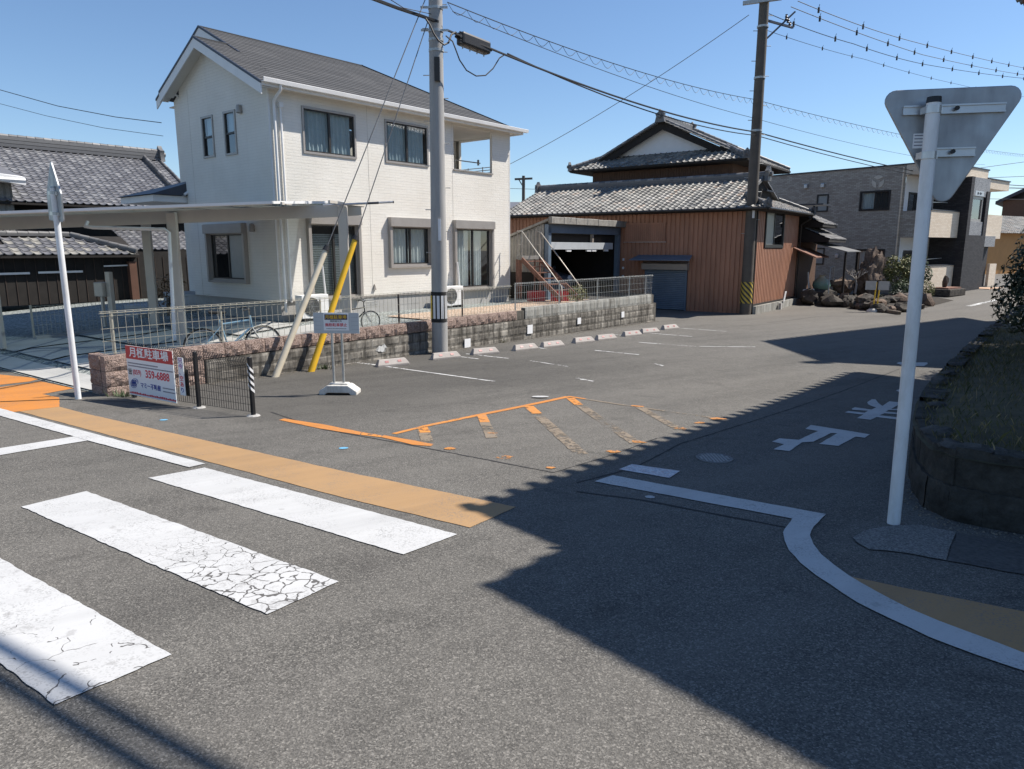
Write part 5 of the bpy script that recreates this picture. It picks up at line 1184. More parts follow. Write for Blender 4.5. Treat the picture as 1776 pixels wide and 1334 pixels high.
while s < 9.3:
    zt_ = 3.38-(s-5.5)*.322; mb.quad((-5.62,s,1.6),(-5.62,s+.09,1.6),(-5.62,s+.09,zt_),(-5.62,s,zt_)); mb.quad((-5.62,s+.09,1.6),(-5.645,s+.12,1.6),(-5.645,s+.12,zt_),(-5.62,s+.09,zt_)); mb.quad((-5.645,s+.12,1.6),(-5.62,s+.15,1.6),(-5.62,s+.15,zt_),(-5.645,s+.12,zt_)); s += .15
mb.build('side_cladding', M['old_sheet'], ga)
mb = MB(); mb.box(-5.4,5.6,2.42,-.7,5.7,2.68); mb.build('header_panel', M['panel_grey'], ga)
mb = MB(); mb.box(-2.4,5.6,2.68,-2.3,5.7,3.0); mb.build('header_post', M['galv_old'], ga)
for x in (-4.1,-2.6,-2.2,-1.2):
    mb = MB(); mb.box(x-.16,5.62,2.34,x+.16,5.68,2.42); mb.build('lamp', M['plate'], ga)
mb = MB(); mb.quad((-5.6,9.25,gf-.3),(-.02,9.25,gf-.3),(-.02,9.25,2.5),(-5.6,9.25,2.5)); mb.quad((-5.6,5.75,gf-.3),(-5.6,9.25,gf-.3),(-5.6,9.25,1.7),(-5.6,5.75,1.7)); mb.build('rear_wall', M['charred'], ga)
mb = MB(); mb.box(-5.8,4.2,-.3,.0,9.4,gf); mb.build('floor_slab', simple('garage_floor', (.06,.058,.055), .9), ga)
mb = MB(); mb.box(-.09,5.75,gf,-.05,9.24,3.2); mb.build('shade_panel', M['charred'], ga)  # dark panel added over the house wall to deepen the garage shade
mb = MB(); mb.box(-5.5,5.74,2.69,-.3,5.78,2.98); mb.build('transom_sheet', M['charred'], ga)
for k in range(3):
    mb = MB(); mb.lathe([(.04,-.05),(.05,.0),(.04,.05)], (-.03,5.45,1.3+.35*k), 6); mb.build('insulator_knob', M['plaster'], ga)
# steel stair
s0 = Vector((.34,24.9,1.25)); s1 = Vector((1.62,23.4,-.06)); run = s1-s0; run2 = Vector((run.x,run.y,0)).normalized(); sw = Vector((-run2.y,run2.x,0))*.85
sta = thing('steel_stair', 'rusty steel stair with red-brown treads and handrails in front of the garage', 'stair', tuple(s0))
for k, o_ in enumerate((Vector((0,0,0)), sw)):
    mb = MB(); mb.bar(o_, o_+run, .04, .16); mb.build('stringer', M['rust'], sta)
n = 7
for k in range(n):
    p = run*((k+.45)/n); mb = MB(); c0 = p+run2*.11; mb.hexa([p-run2*.02, c0, c0+sw, p+sw-run2*.02]+[q+Vector((0,0,.035)) for q in (p-run2*.02, c0, c0+sw, p+sw-run2*.02)]); mb.build('tread', M['rust'], sta)
for o_ in (Vector((0,0,0)), sw):
    mb = MB(); t0 = o_+Vector((0,0,.95)); mb.tube([t0-run2*.25, t0, o_+run+Vector((0,0,.45)), o_+run+Vector((.05,.03,.0))], .02, 6)
    for q in (0, -.22): mb.cyl(o_+run2*q, o_+run2*q+Vector((0,0,.95)), .018, None, 6)
    mb.tube([t0-run2*.25-Vector((0,0,.45)), t0-Vector((0,0,.45))], .014, 5); mb.build('handrail', M['galv_old'], sta, 60)
mb = MB(); mb.hexa([-run2*.3, Vector((0,0,0)), sw, sw-run2*.3]+[q+Vector((0,0,.12)) for q in (-run2*.3, Vector((0,0,0)), sw, sw-run2*.3)]); mb.build('landing', M['old_sheet'], sta)
for k in range(6):
    a = -run2*(.28-.05*k); mb = MB(); mb.bar(a+Vector((0,0,-1.35)), a+Vector((0,0,-.02)), .015, .045, tuple(run2)); mb.build('skirt_plank', M['rust'], sta)
for o_ in (-run2*.27, -run2*.27+sw, sw):
    mb = MB(); mb.cyl(o_+Vector((0,0,-1.36)), o_, .03, None, 6); mb.build('leg', M['rust'], sta)
# small car nosing out of the garage
M['car_paint'] = simple('blue_grey_car_paint', (.10,.13,.18), .3, .5, .05, spec=.5); M['lamp_lens'] = simple('headlamp_lens', (.75,.77,.8), .12, .2, .05, spec=.8); M['tail_red'] = simple('red_plastic', (.45,.02,.03), .3)
car = thing('small_car', 'blue-grey small car nosing out of the dark garage behind the stair', 'car', tuple(bp(-3.1,6.5,gf)), rz_of(BAZ)-pi/2)
prof_c = [(0,.22),(-.02,.5),(.05,.78),(.75,.95),(1.25,1.5),(1.6,1.58),(2.9,1.56),(3.3,1.45),(3.4,.9),(3.4,.25)]
secs = [(-.74,.0),(-.70,.06),(.70,.06),(.74,.0)]
mb = MB(); A = [(-x,-.72 if z < 1 else -.60,z) for x, z in prof_c]; B = [(-x,.72 if z < 1 else .60,z) for x, z in prof_c]; n = len(A)
mb.add(A+B, [tuple(range(n)), tuple(range(2*n-1, n-1, -1))]+[(i, (i+1)%n, (i+1)%n+n, i+n) for i in range(n)]); bd_ = mb.build('body', M['car_paint'], car, 30, fixn=True); bevel(bd_, .05, 3)
mb = MB(); mb.quad((-.80,-.58,1.0),(-.80,.58,1.0),(-1.235,.52,1.46),(-1.235,-.52,1.46)); w_ = mb.build('windscreen', M['glass_dark'], car); w_.location = (.02,0,.02)
for sy in (-1, 1):
    mb = MB(); q = [(-1.0,sy*.715,1.02),(-3.2,sy*.715,1.02),(-3.1,sy*.625,1.42),(-1.4,sy*.625,1.42)]; mb.add(q, [(0,1,2,3)]); mb.build('side_window', M['glass_dark'], car)
    mb = MB(); mb.lathe([(.0,0),(.14,.0),(.15,.04),(.0,.07)], (0,0,0), 12); o = mb.build('headlight', M['lamp_lens'], car, 50); o.location = (-.02,sy*.52,.68); o.rotation_euler = (0,pi/2,0); o.scale = (.8,1.2,1)
    for x in (-.62,-2.75):
        mb = MB(); mb.cyl((x,sy*.60,.28), (x,sy*.745,.28), .28, None, 18); wq = mb.build('wheel', M['rubber'], car, 40); mb = MB(); mb.cyl((x,sy*.74,.28), (x,sy*.752,.28), .18, None, 14); mb.build('hubcap', M['galv'], wq, 40)
    mb = MB(); mb.box(-1.0,min(sy*.74,sy*.9),1.0,-.9,max(sy*.74,sy*.9),1.14); bevel(mb.build('mirror', M['car_paint'], car), .03, 2)
mb = MB(); mb.box(-.02,-.3,.45,.035,.3,.6); mb.build('grille', M['dark_trim'], car)
mb = MB(); mb.box(.03,-.17,.3,.042,.17,.46); mb.build('number_plate', M['plate'], car)
# red crates beside the stair
for x, lab in ((.0,'red plastic crate behind the fence below the stair, one farther from the car'), (.75,'red plastic crate behind the fence below the stair, one nearer the car')):
    p = aty(930+x*55, 500, 24.9); cr = thing('plastic_crate', lab, 'crate', (p.x, p.y, -.2), R(20)); 
    for a in ((-.26,-.2,0,.26,-.17,.36),(-.26,.17,0,.26,.2,.36),(-.26,-.17,0,-.23,.17,.36),(.23,-.17,0,.26,.17,.36),(-.23,-.17,0,.23,.17,.03)):
        mb = MB(); mb.box(*a); mb.build('side' if a[5] > .1 else 'bottom', M['tail_red'], cr)
# ------------------------------------------------------------------ old houses at left
LE = Vector((-16.03, 27.5, 0)); LAZ = 41.0
oh = thing('old_house', 'long low house with a big smoked grey tile roof behind the carport', 'house', (LE.x, LE.y, -.3), rz_of(LAZ))
x0, x1 = -9., 4.7; ez = 3.55; sl = .56; dep = 4.1; cs = math.sqrt(1+sl*sl)
mb = MB(); tile_plane(mb, (x0,0,ez), (1,0,0), (0,1,sl), x1-x0, dep*cs); tile_plane(mb, (x0,2*dep,ez), (1,0,0), (0,-1,sl), x1-x0, dep*cs); rf = mb.build('roof', M['tile_grey'], oh, 40)
mb = MB(); zt_ = ez+sl*dep; ridge(mb, (x0,dep,zt_), (x1-.1,dep,zt_), .24, .42, .085); oni(mb, (x1-.1,dep,zt_+.2), (1,0,0), .4); ridge(mb, (x1-.75,.1,ez+.1), (x1-.75,dep,zt_+.02), .2, .12, .08); ridge(mb, (x1-.1,.1,ez+.08), (x1-.1,dep,zt_), .16, .08, .06); mb.build('ridge_tiles', M['ridge_tile'], rf, 50)
mb = MB(); mb.box(x0,.0,ez-.1,x1-.1,2*dep,ez-.03); mb.prism([(x1-.5,.9,ez-.1),(x1-.5,2*dep-.9,ez-.1),(x1-.5,dep,zt_-.1)], (.05,0,0)); mb.build('eave_board', M['charred'], rf)
mb = MB(); mb.box(x0,.9,0,x1-.45,2*dep-.9,ez-.1); mb.build('wall', M['charred'], oh)
M['dark_boards'] = M['charred']
# low gate-side roof, tile by tile
g0 = aty(120,442,24.6); gh = thing('shed', 'black boarded shed with a low tiled roof seen under the carport', 'shed', (g0.x, g0.y, -.25), rz_of(LAZ))
ez = g0.z+.25; sl = .42; cs = math.sqrt(1+sl*sl); W = 4.75; X0 = -2.45
tl = MB(); ax, up = Vector((1,0,0)), Vector((0,1,sl)).normalized(); tile_geo(tl, Vector((0,0,0)), ax, up, ax.cross(up), .272, .29); tms = []
for k in range(3):
    tl.c = [(.2,.5,.85)[k]]*len(tl.f); tms.append(tl.mesh('tile', M['tile_old'] if k == 2 else M['tile_grey'], 40))
mb = MB(); mb.add([(X0,-.0,ez-.02),(X0+W,0,ez-.02),(X0+W,1.6,ez+1.6*sl-.02),(X0,1.6,ez+1.6*sl-.02)], [(0,1,2,3)]); rf = mb.build('roof', M['charred'], gh)
for r in range(5):
    for i in range(17):
        a = i*.272; b = (r*.29)/cs
        if a < .25+b*.5 or a > W-.05-b*1.15: continue
        put('tile', tms[random.randrange(3)], rf, loc=(X0+a, b, ez+b*sl))
mb = MB(); ridge(mb, (X0+.45,1.5,ez+1.5*sl), (X0+W-1.75,1.5,ez+1.5*sl), .2, .1, .075); ridge(mb, (X0+.05,.05,ez+.06), (X0+.7,1.4,ez+1.4*sl), .18, .08, .085); ridge(mb, (X0+W-.08,.05,ez+.06), (X0+W-1.75,1.5,ez+1.5*sl), .18, .1, .08); oni(mb, (X0+.05,.0,ez+.12), (-.4,-.9,0), .2); mb.build('ridge_tiles', M['ridge_tile'], rf, 50)
for q_ in (((X0-2.8,-.1,ez-.02), 2.8, 1.7), ((X0+W+.1,.9,ez+.16), 3.2, 1.9)): mb = MB(); tile_plane(mb, q_[0], (1,0,0), (0,1,sl), q_[1], q_[2]); mb.build('side_roof', M['tile_grey'], gh, 40)
mb = MB(); mb.box(X0-2.8,.35,0,X0+W+3.2,.5,ez+.1); mb.box(X0-2.8,.0,ez-.1,X0+W,.4,ez-.03); wl_ = mb.build('wall', M['charred'], gh)
mb = MB(); s = X0-2.7
while s < X0+W+3: mb.box(s,.33,0,s+.02,.351,ez-.1); s += .3
mb.build('batten', simple('dark_batten', (.05,.035,.028), .8), wl_)
mb = MB(); mb.bar((X0-.2,.28,1.05), (X0+1.3,.28,1.06), .03, .07); mb.bar((X0+1.55,.28,1.07), (X0+2.9,.28,1.08), .03, .07); mb.bar((X0-.1,.28,1.05), (X0-.1,.28,1.4), .03, .07); mb.bar((X0+3.6,.28,1.25), (X0+4.5,.28,1.27), .03, .05); mb.build('gutter_pipe', M['white_trim'], gh)
mb = MB(); mb.box(X0+W-.35,.1,0,X0+W-.1,.34,1.4); mb.build('brick_pier', simple('brown_pier', (.12,.06,.04), .8), gh)
# corrugated corner at far left with a white gutter
fl = aty(17,300,25.9); fs = thing('corrugated_shed', 'grey corrugated metal building beside the carport with a white gutter end', 'shed', (fl.x, fl.y, -.4), rz_of(LAZ))
mb = MB(); corrugated(mb, lambda s, z, d: (s, d, z), -5, 0, 0, 4.45, .2, .03); corrugated(mb, lambda s, z, d: (-d, s, z), 0, 1.6, 0, 4.45, .2, .03); mb.build('wall', M['old_sheet'], fs)
mb = MB(); mb.hexa([(-5,-.4,4.4),(.25,-.4,4.4),(.25,1.9,4.95),(-5,1.9,4.95),(-5,-.4,4.47),(.25,-.4,4.47),(.25,1.9,5.02),(-5,1.9,5.02)]); mb.build('roof', M['tile_grey'], fs)
mb = MB(); mb.tube([(-5,-.5,4.36),(.3,-.5,4.36)], .09, 8); mb.hexa([(-.5,-.55,4.3),(.3,-.55,4.2),(.3,-.1,4.26),(-.5,-.1,4.3),(-.5,-.55,4.54),(.3,-.55,4.46),(.3,-.1,4.54),(-.5,-.1,4.6)]); mb.build('gutter', M['white_trim'], fs)
# yard fence under the carport, letter box, planter
f0 = wp(1.6,7.6); f1 = wp(7.5,8.6)
yf = thing('mesh_fence', 'thin grey mesh fence in the shade at the back of the carport', 'fence', (f0.x, f0.y, -.42), math.atan2((f1-f0).y, (f1-f0).x)); L_ = (f1-f0).length
mb = MB(); k = 0.
while k < L_: mb.cyl((k,0,.05), (k,0,.72), .004, None, 4); k += .1
for z in (.05,.28,.5,.72): mb.cyl((0,0,z), (L_,0,z), .005, None, 4)
mb.build('wire_mesh', M['fence_beige'], yf)
for k in range(4): mb = MB(); mb.cyl((k*L_/3,.02,0), (k*L_/3,.02,.75), .025, None, 8); mb.build('post', M['fence_beige'], yf, 40)
mb = MB(); mb.box(0,-.08,-.3,L_,.08,.03); mb.build('base_course', M['foundation'], yf)
p = aty(180,540,17.6); lb = thing('letter_box', 'beige letter box on a slim post under the carport', 'letter box', (p.x, p.y, -.3), R(-20))
mb = MB(); mb.box(-.03,-.03,0,.03,.03,1.0); mb.build('post', M['cp'], lb); mb = MB(); mb.box(-.14,-.1,.75,.14,.1,1.1); bevel(mb.build('box', M['cp'], lb), .02, 2); mb = MB(); mb.box(.16,.0,0,.30,.1,1.35); mb.build('gate_post', M['cp'], lb)
M['leaf_red'] = simple('reddish_leaf', (.16,.10,.05), .6, 0, .4, 20); M['leaf'] = simple('leaf', (.055,.085,.03), .6, 0, .35, 12); M['leaf_dark'] = simple('dark_leaf', (.022,.035,.016), .55, 0, .35, 12); M['leaf_yellow'] = simple('olive_leaf', (.16,.16,.05), .6, 0, .35, 12); M['bark'] = simple('bark', (.12,.09,.07), .9, 0, .3, 20); M['bark_pale'] = simple('pale_bark', (.36,.33,.30), .9, 0, .2, 20)
def leaf_cloud(mb, c, rad, n, size, rnd, shell=.5):
    c = Vector(c)
    for i in range(n):
        d = Vector((rnd.gauss(0,1), rnd.gauss(0,1), rnd.gauss(0,1))).normalized(); k = shell+(1-shell)*rnd.random()**.6
        k *= 1+.22*noise.noise(d*2.3+c); p = c+Vector((d.x*rad[0], d.y*rad[1], d.z*rad[2]))*k
        nrm = (d+Vector((rnd.uniform(-.8,.8), rnd.uniform(-.8,.8), rnd.uniform(-.4,1)))).normalized(); a = nrm.orthogonal().normalized(); a = (Matrix.Rotation(rnd.random()*6.28, 3, nrm) @ a); b = nrm.cross(a); s = size*rnd.uniform(.6,1.3)
        mb.cur = rnd.random(); mb.quad(p-a*s*.35, p-b*s, p+a*s*.35+nrm*s*.15, p+b*s)
def shrub(name, label, loc, clumps, n, size, mat, trunk=None, cat='shrub', group=None, seed=1):
    o = thing(name, label, cat, loc, 0, group); rnd = random.Random(seed); mb = MB()
    for c, r in clumps: leaf_cloud(mb, c, r, n, size, rnd)
    mb.build('crown', mat, o, kind='stuff')
    mb = MB()
    for c, r in clumps: mb.tube([(0,0,-.1), (c[0]*.3, c[1]*.3, c[2]*.45), (c[0]*.9, c[1]*.9, c[2])], [.03,.022,.008], 6)
    mb.build('trunk', trunk or M['bark'], o, 60); return o
p = aty(288,500,19.5); shrub('potted_shrub', 'reddish leafy shrub in sun beside the entrance steps', (p.x, p.y, -.1), [((0,0,.55),(.35,.35,.45)), ((.2,.1,.8),(.25,.25,.3))], 260, .05, M['leaf_red'], seed=3)
p = wp(14.3,.9,-.08); shrub('garden_plant', 'small bright green plant behind the silver fence', tuple(p), [((0,0,.3),(.35,.3,.3))], 220, .06, M['leaf_yellow'], seed=5)
for i, (q, lab) in enumerate((((865,594),'tuft of weeds at the foot of the stained wall past the striped pole'), ((560,640),'tuft of weeds at the wall foot between the guy wire guards'), ((216,688),'green weed at the foot of the wall end by the rental notice'), ((505,636),'dry weeds at the wall foot beside the cream guard'))):
    p = G(*q); o = thing('weed', lab, 'weed', tuple(p)); rnd = random.Random(i); mb = MB()
    for k in range(70):
        a = rnd.random()*6.28; r_ = rnd.random()*.16; h = rnd.uniform(.04,.13); b = Vector((r_*cos(a)*1.6, r_*sin(a)*.5, 0)); t_ = b+Vector((cos(a)*.06, sin(a)*.06, h)); w = Vector((-sin(a),cos(a),0))*.008; mb.add([b-w, b+w, t_], [(0,1,2)])
    mb.build('leaves', M['leaf_yellow'] if i in (0, 3) else M['leaf'], o)

# ------------------------------------------------------------------ apartment block
def tilebrick(name, a, b, m, sc=1.):
    t = NT(name); x, y, z = t.sep(t.objc()); v = t.comb(t.math('ADD', x, y), z, 0.); br = t.n.new('ShaderNodeTexBrick'); t.l.new(v, br.inputs['Vector'])
    br.inputs['Scale'].default_value = sc; br.inputs['Brick Width'].default_value = .23; br.inputs['Row Height'].default_value = .075; br.inputs['Mortar Size'].default_value = .008; br.inputs['Bias'].default_value = 0
    for k, c in (('Color1', a), ('Color2', b), ('Mortar', m)): br.inputs[k].default_value = (*c, 1)
    t.bump(br.outputs['Fac'], -.4, .01); return t.set(br.outputs['Color'], .8)
M['apt_tile'] = tilebrick('apartment_tile', (.34,.29,.24), (.50,.45,.38), (.24,.21,.18)); M['apt_cream'] = tilebrick('apartment_cream_tile', (.70,.58,.44), (.80,.69,.55), (.55,.46,.36)); M['apt_dark'] = tilebrick('apartment_dark_tile', (.025,.024,.028), (.05,.048,.052), (.015,.015,.015))
t = NT('granite'); M['granite'] = t.set(t.mix(t.ramp(t.sep(t.vor(30,'F1','Color'))[0], [(0.,0.),(1.,1.)]), (.14,.14,.145), (.40,.40,.40)), .6)
AC = Vector((19.83, 37.0, gz(37)-.02)); AAZ = 51.5; AH = 6.42
ap = thing('apartment_block', 'two-storey beige tiled apartment block with cream balconies and a dark stair tower', 'apartment', tuple(AC), rz_of(AAZ))
aside = lambda s, z, d: (d, s, z)
afr = lambda s, z, d: (s, d, z)
WH = [(.69,2.23,4.26,5.24), (3.98,4.62,4.31,5.21), (.70,2.14,1.1,2.25), (3.97,4.65,1.43,2.32)]
mb = MB(); panel(mb, aside, 0, 11, 0, AH, WH, .1); mb.quad((0,11,0),(10,11,0),(10,11,AH),(0,11,AH)); mb.quad((10,0,0),(10,11,0),(10,11,AH),(10,0,AH)); mb.build('side_wall', M['apt_tile'], ap)
mb = MB(); panel(mb, afr, 0.02, 9.9, 0, AH, [(.5,2.0,3.2,5.1), (.5,2.0,.2,2.2)], .1); mb.build('recess_wall', M['plaster'], ap)
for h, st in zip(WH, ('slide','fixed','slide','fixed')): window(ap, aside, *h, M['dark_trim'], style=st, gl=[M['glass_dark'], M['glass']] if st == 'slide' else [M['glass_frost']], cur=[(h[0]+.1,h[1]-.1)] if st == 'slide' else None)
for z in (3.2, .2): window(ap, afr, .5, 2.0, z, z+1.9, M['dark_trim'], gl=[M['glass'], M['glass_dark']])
mb = MB(); mb.box(-.03,-1.5,AH-.5,6.4,.0,AH); mb.box(6.4,-1.5,AH-.9,9.75,0,AH-.42); mb.build('roof_fascia', M['apt_cream'], ap)
mb = MB(); mb.box(-.05,-1.53,AH,6.5,11.05,AH+.07); mb.box(6.35,-1.55,AH-.42,9.8,-.02,AH-.36); mb.build('parapet_cap', M['dark_metal'], ap)
for z0, z1 in ((2.85,4.16), (.0,1.43)):
    mb = MB(); mb.box(.0,-1.36,z0,3.5,-1.22,z1); bl_ = mb.build('balcony', M['apt_cream'], ap); mb = MB(); mb.box(-.001,-1.22,z0,.14,-.001,z1); mb.build('side_panel', M['apt_tile'], bl_); mb = MB(); mb.box(-.03,-1.39,z1,3.5,-1.19,z1+.05); mb.build('cap', M['dark_metal'], bl_)
    mb = MB(); mb.box(.14,-1.22,z0+.02,3.5,-.01,z0+.15); mb.build('floor', M['plaster'], bl_)
    mb = MB(); mb.box(6.3,-1.36,z0,9.75,-1.22,z1) if z0 > 1 else mb.box(8.7,-1.36,0,9.75,-1.22,z1); mb.build('balcony', M['apt_cream'], ap)
    mb = MB(); mb.bar((1.1,-.9,z0+1.75), (3.0,-.9,z0+1.8), .03, .03); mb.bar((2.9,-.9,z0+1.2), (2.9,-.0,z0+1.2), .05, .05); mb.build('laundry_bar', M['alu'], ap)
    mb = MB(); mb.cyl((3.05,-.06,z0), (3.05,-.06,z0+2.9), .05, None, 8); mb.build('downspout', M['white_trim'], ap, 40)
mb = MB(); mb.box(3.55,-1.75,0,6.3,.02,2.98); mb.box(3.55,-1.75,2.98,3.95,.02,5.95); mb.box(5.85,-1.75,2.98,6.3,.02,5.3); tw = mb.build('stair_tower', M['apt_dark'], ap)
for b_ in ((3.96,-1.7,2.99,5.84,.02,3.7), (3.96,-1.7,5.0,5.84,.02,5.95), (5.845,-1.69,5.31,6.3,.0,5.94), (6.36,-1.5,2.4,8.6,-.02,2.98)): mb = MB(); mb.box(*b_); mb.build('granite_panel', M['granite'], tw)
window(ap, lambda s, z, d: (s, -1.62+d, z), 4.15, 5.65, 3.72, 4.98, M['grey_trim'], style='fixed', gl=[M['glass']], fw=.12)
mb = MB(); mb.box(4.3,-1.71,5.02,5.5,-1.705,5.28); mb.build('name_panel', M['panel_grey'], tw)
for k in range(2): mb = MB(); mb.prism([(4.6+.35*k,-1.715,5.09),(4.6+.35*k,-1.715,5.22),(4.85+.35*k,-1.715,5.155)], (0,-.01,0)); mb.build('arrow_mark', M['ink_black'], tw)
mb = MB(); mb.box(6.4,-1.2,0,8.6,-1.0,2.4); mb.build('entrance_door', M['apt_dark'], ap); mb = MB(); mb.box(6.4,-2.2,-.1,8.9,-1.25,.12); mb.build('entrance_step', simple('terracotta_step', (.55,.36,.24), .8), ap)
mb = MB()
for k in range(3):
    a = pi/2+k*2*pi/3; mb.prism([(-.03, 1.37+.34*cos(a+q)*(.95 if i else .3) , AH-.72+.34*sin(a+q)*(.95 if i else .3)) for i, q in ((0,-.0),(1,-.85),(1,-.4),(1,0),(1,.4),(1,.85))], (.028,0,0))
mb.build('wall_emblem', simple('emblem_cream', (.62,.56,.47), .7), ap, fixn=True)
for y, z in ((5.31,AH-.7),(4.33,AH-.72),(4.45,AH-3.5),(3.2,1.9)):
    mb = MB(); mb.box(-.14,y-.1,z-.12,-.005,y+.1,z+.12); bevel(mb.build('vent_hood', M['alu'], ap), .04, 2)
mb = MB(); mb.cyl((-.06,.12,0.), (-.06,.12,AH-.1), .04, None, 8); mb.build('corner_pipe', M['apt_cream'], ap, 40)
# houses beyond the apartment
q = aty(1775,470,62); f2 = thing('ochre_house', 'ochre boarded house with tiled roof behind the apartment block', 'house', (q.x-1.5, q.y, -.5), rz_of(60))
mb = MB(); mb.box(-7,-0,0,12,8,3.5); mb.build('wall', simple('ochre_boards', (.45,.22,.07), .7, 0, .1, 2), f2)
mb = MB(); tile_plane(mb, (-7.5,-.6,3.4), (1,0,0), (0,1,.42), 20, 4.4, pw=.33, cl=.3); mb.build('roof', M['tile_old'], f2, 40)
q = aty(1740,350,75); f3 = thing('gabled_house', 'dark gabled roof peeking above the ochre boarded house', 'house', (q.x, q.y, -.5), rz_of(40))
mb = MB(); mb.box(0,-9,0,9,0,7.0); mb.build('wall', M['brown_wood'], f3); mb = MB(); mb.prism([(-.6,.6,6.6),(-.6,-4.5,9.2),(-.6,-9.6,6.6),(-.6,-9.6,6.9),(-.6,-4.5,9.6),(-.6,.6,6.9)], (10,0,0)); mb.build('roof', M['dark_metal'], f3, fixn=True)
q = aty(880,372,55); f4 = thing('distant_roof', 'dark sliver of a distant roof between the white and brown houses', 'house', (q.x, q.y, -.5), 0); mb = MB(); mb.box(-4,0,0,1.5,6,q.z+.5); mb.build('wall', M['charred'], f4); mb = MB(); mb.prism([(-4.3,-.4,q.z+.5),(-4.3,3,q.z+1.6),(-4.3,6.4,q.z+.5)], (6,0,0)); mb.build('roof', M['tile_grey'], f4, fixn=True)

# ------------------------------------------------------------------ rock garden in front of the apartment
def rock_mesh(name, r, seed, mat, sub=3, amp=.55, fr=1.5):
    bm = bmesh.new(); bmesh.ops.create_icosphere(bm, subdivisions=sub, radius=1)
    for v in bm.verts:
        d = v.co.normalized(); k = 1+amp*noise.noise(d*fr+Vector((seed*3.1,0,0)))+amp*.5*noise.noise(d*fr*2.7+Vector((0,seed*1.7,0)))+amp*.22*noise.noise(d*fr*6+Vector((0,0,seed))); v.co = Vector((d.x*r[0], d.y*r[1], d.z*r[2]))*k
    me = bpy.data.meshes.new(name); bm.to_mesh(me); bm.free(); me.materials.append(mat); me.polygons.foreach_set('use_smooth', [True]*len(me.polygons)); me.set_sharp_from_angle(angle=R(32)); return me
def stone(name, a, b): t = NT(name); c = t.mix(t.ramp(t.noise(5, 8, .7), [(.3,0.),(.7,1.)]), a, b); t.bump(t.noise(14, 8, .7), .9, .05); return t.set(c, .9, 0, .2)
M['stone'] = stone('garden_stone', (.08,.06,.048), (.28,.21,.165)); M['stone_dark'] = stone('dark_garden_stone', (.03,.028,.024), (.13,.115,.10)); M['soil'] = simple('soil', (.035,.028,.02), .95, 0, .3, 6, .6, 20); M['timber'] = simple('old_timber', (.16,.13,.10), .9, 0, .3, 10)
def gp_(px, py, Y): return aty(px, py, Y)
gc = G(1490,528); mb = MB(); poly = [G(1392,528), G(1450,531), G(1545,544), G(1600,535), Vector((20.6,33.2,0)), Vector((17.5,36.5,0)), Vector((13.6,35.5,0))]
top = [p.lerp(Vector((16.2,33.2,0)), .18) for p in poly]; n = len(poly)
mb.add([(p.x,p.y,gz(p.y)) for p in poly]+[(p.x,p.y,-.60) for p in top], [(i,(i+1)%n,(i+1)%n+n,i+n) for i in range(n)]+[tuple(range(n,2*n))]); struct(mb.build('garden_bed', M['soil']))
o = put('standing_stone', rock_mesh('standing_stone', (.66,.42,1.12), 4, M['stone'], 4, .5, 1.9), loc=tuple(gp_(1511,479,33.0)), rot=(0,R(4),R(20))); tag(o, 'tall brown standing stone in the rock garden', 'rock')
labs = [((1460,494,32.6),(.55,.4,.32),'rounded boulder between the urn and the standing stone'), ((1403,515,31.2),(.5,.4,.3),'dark rock at the urn end of the rock garden edge'), ((1440,522,30.6),(.55,.4,.3),'flat dark rock in the front edge below the urn'), ((1468,523,30.5),(.38,.3,.24),'small dark rock in the front edge between urn and sign stand'), ((1500,521,30.7),(.45,.36,.28),'dark rock in the front edge behind the sign stand'),
        ((1545,523,30.8),(.6,.4,.32),'broad dark rock between the sign stand and the corner timber'), ((1572,532,30.2),(.45,.35,.28),'low dark rock near the timber at the garden corner'), ((1602,525,30.9),(.42,.4,.42),'pale rock at the road corner of the rock garden'), ((1548,541,29.6),(.42,.3,.2),'low wet-looking rock touching the tarmac'), ((1588,515,31.6),(.4,.35,.3),'grey rock under the clipped shrubs')]
for i, (q, r, lab) in enumerate(labs):
    o = put('garden_rock', rock_mesh('garden_rock', r, 10+i, M['stone_dark'] if i not in (0, 7) else M['stone'], 2), loc=tuple(gp_(*q)), rot=(0,0,i)); tag(o, lab, 'rock', 'rocks of the garden edge')
rr_ = random.Random(77)
def edge_y(x): return 528+(x-1392)*3/58 if x < 1450 else 531+(x-1450)*13/95 if x < 1545 else 544-(x-1545)*9/55
ORD = 'first second third fourth fifth sixth seventh eighth ninth tenth eleventh twelfth thirteenth fourteenth fifteenth sixteenth'.split()
for k in range(16):
    px_ = 1392+k*13.2; ey = edge_y(px_); o = put('garden_rock', rock_mesh('garden_rock', (rr_.uniform(.2,.38),rr_.uniform(.2,.3),rr_.uniform(.13,.24)), 80+k, M['stone_dark'] if k % 4 else M['stone'], 2), loc=tuple(G(px_, ey)+Vector((0,rr_.uniform(.05,.35),rr_.uniform(.06,.2)))), rot=(0,0,k)); tag(o, 'small stone edging the rock garden, '+ORD[k]+' from the urn end', 'rock', 'small edging stones of the rock garden')
for k in range(11):
    px_ = 1470+k*12.5; o = put('garden_rock', rock_mesh('garden_rock', (rr_.uniform(.22,.42),rr_.uniform(.2,.34),rr_.uniform(.16,.3)), 120+k, M['stone_dark'] if k % 3 else M['stone'], 2), loc=tuple(G(px_, edge_y(px_))+Vector((.1,rr_.uniform(.6,1.5),rr_.uniform(.28,.42)))), rot=(0,0,k*2)); tag(o, 'rough rock in the garden bed behind the edging, '+ORD[k]+' from the standing stone', 'rock', 'rocks in the garden bed')
p = gp_(1424,503,32.4); ur_ = thing('urn', 'pale green glazed urn standing on a boulder', 'urn', (p.x, p.y, p.z-.03))
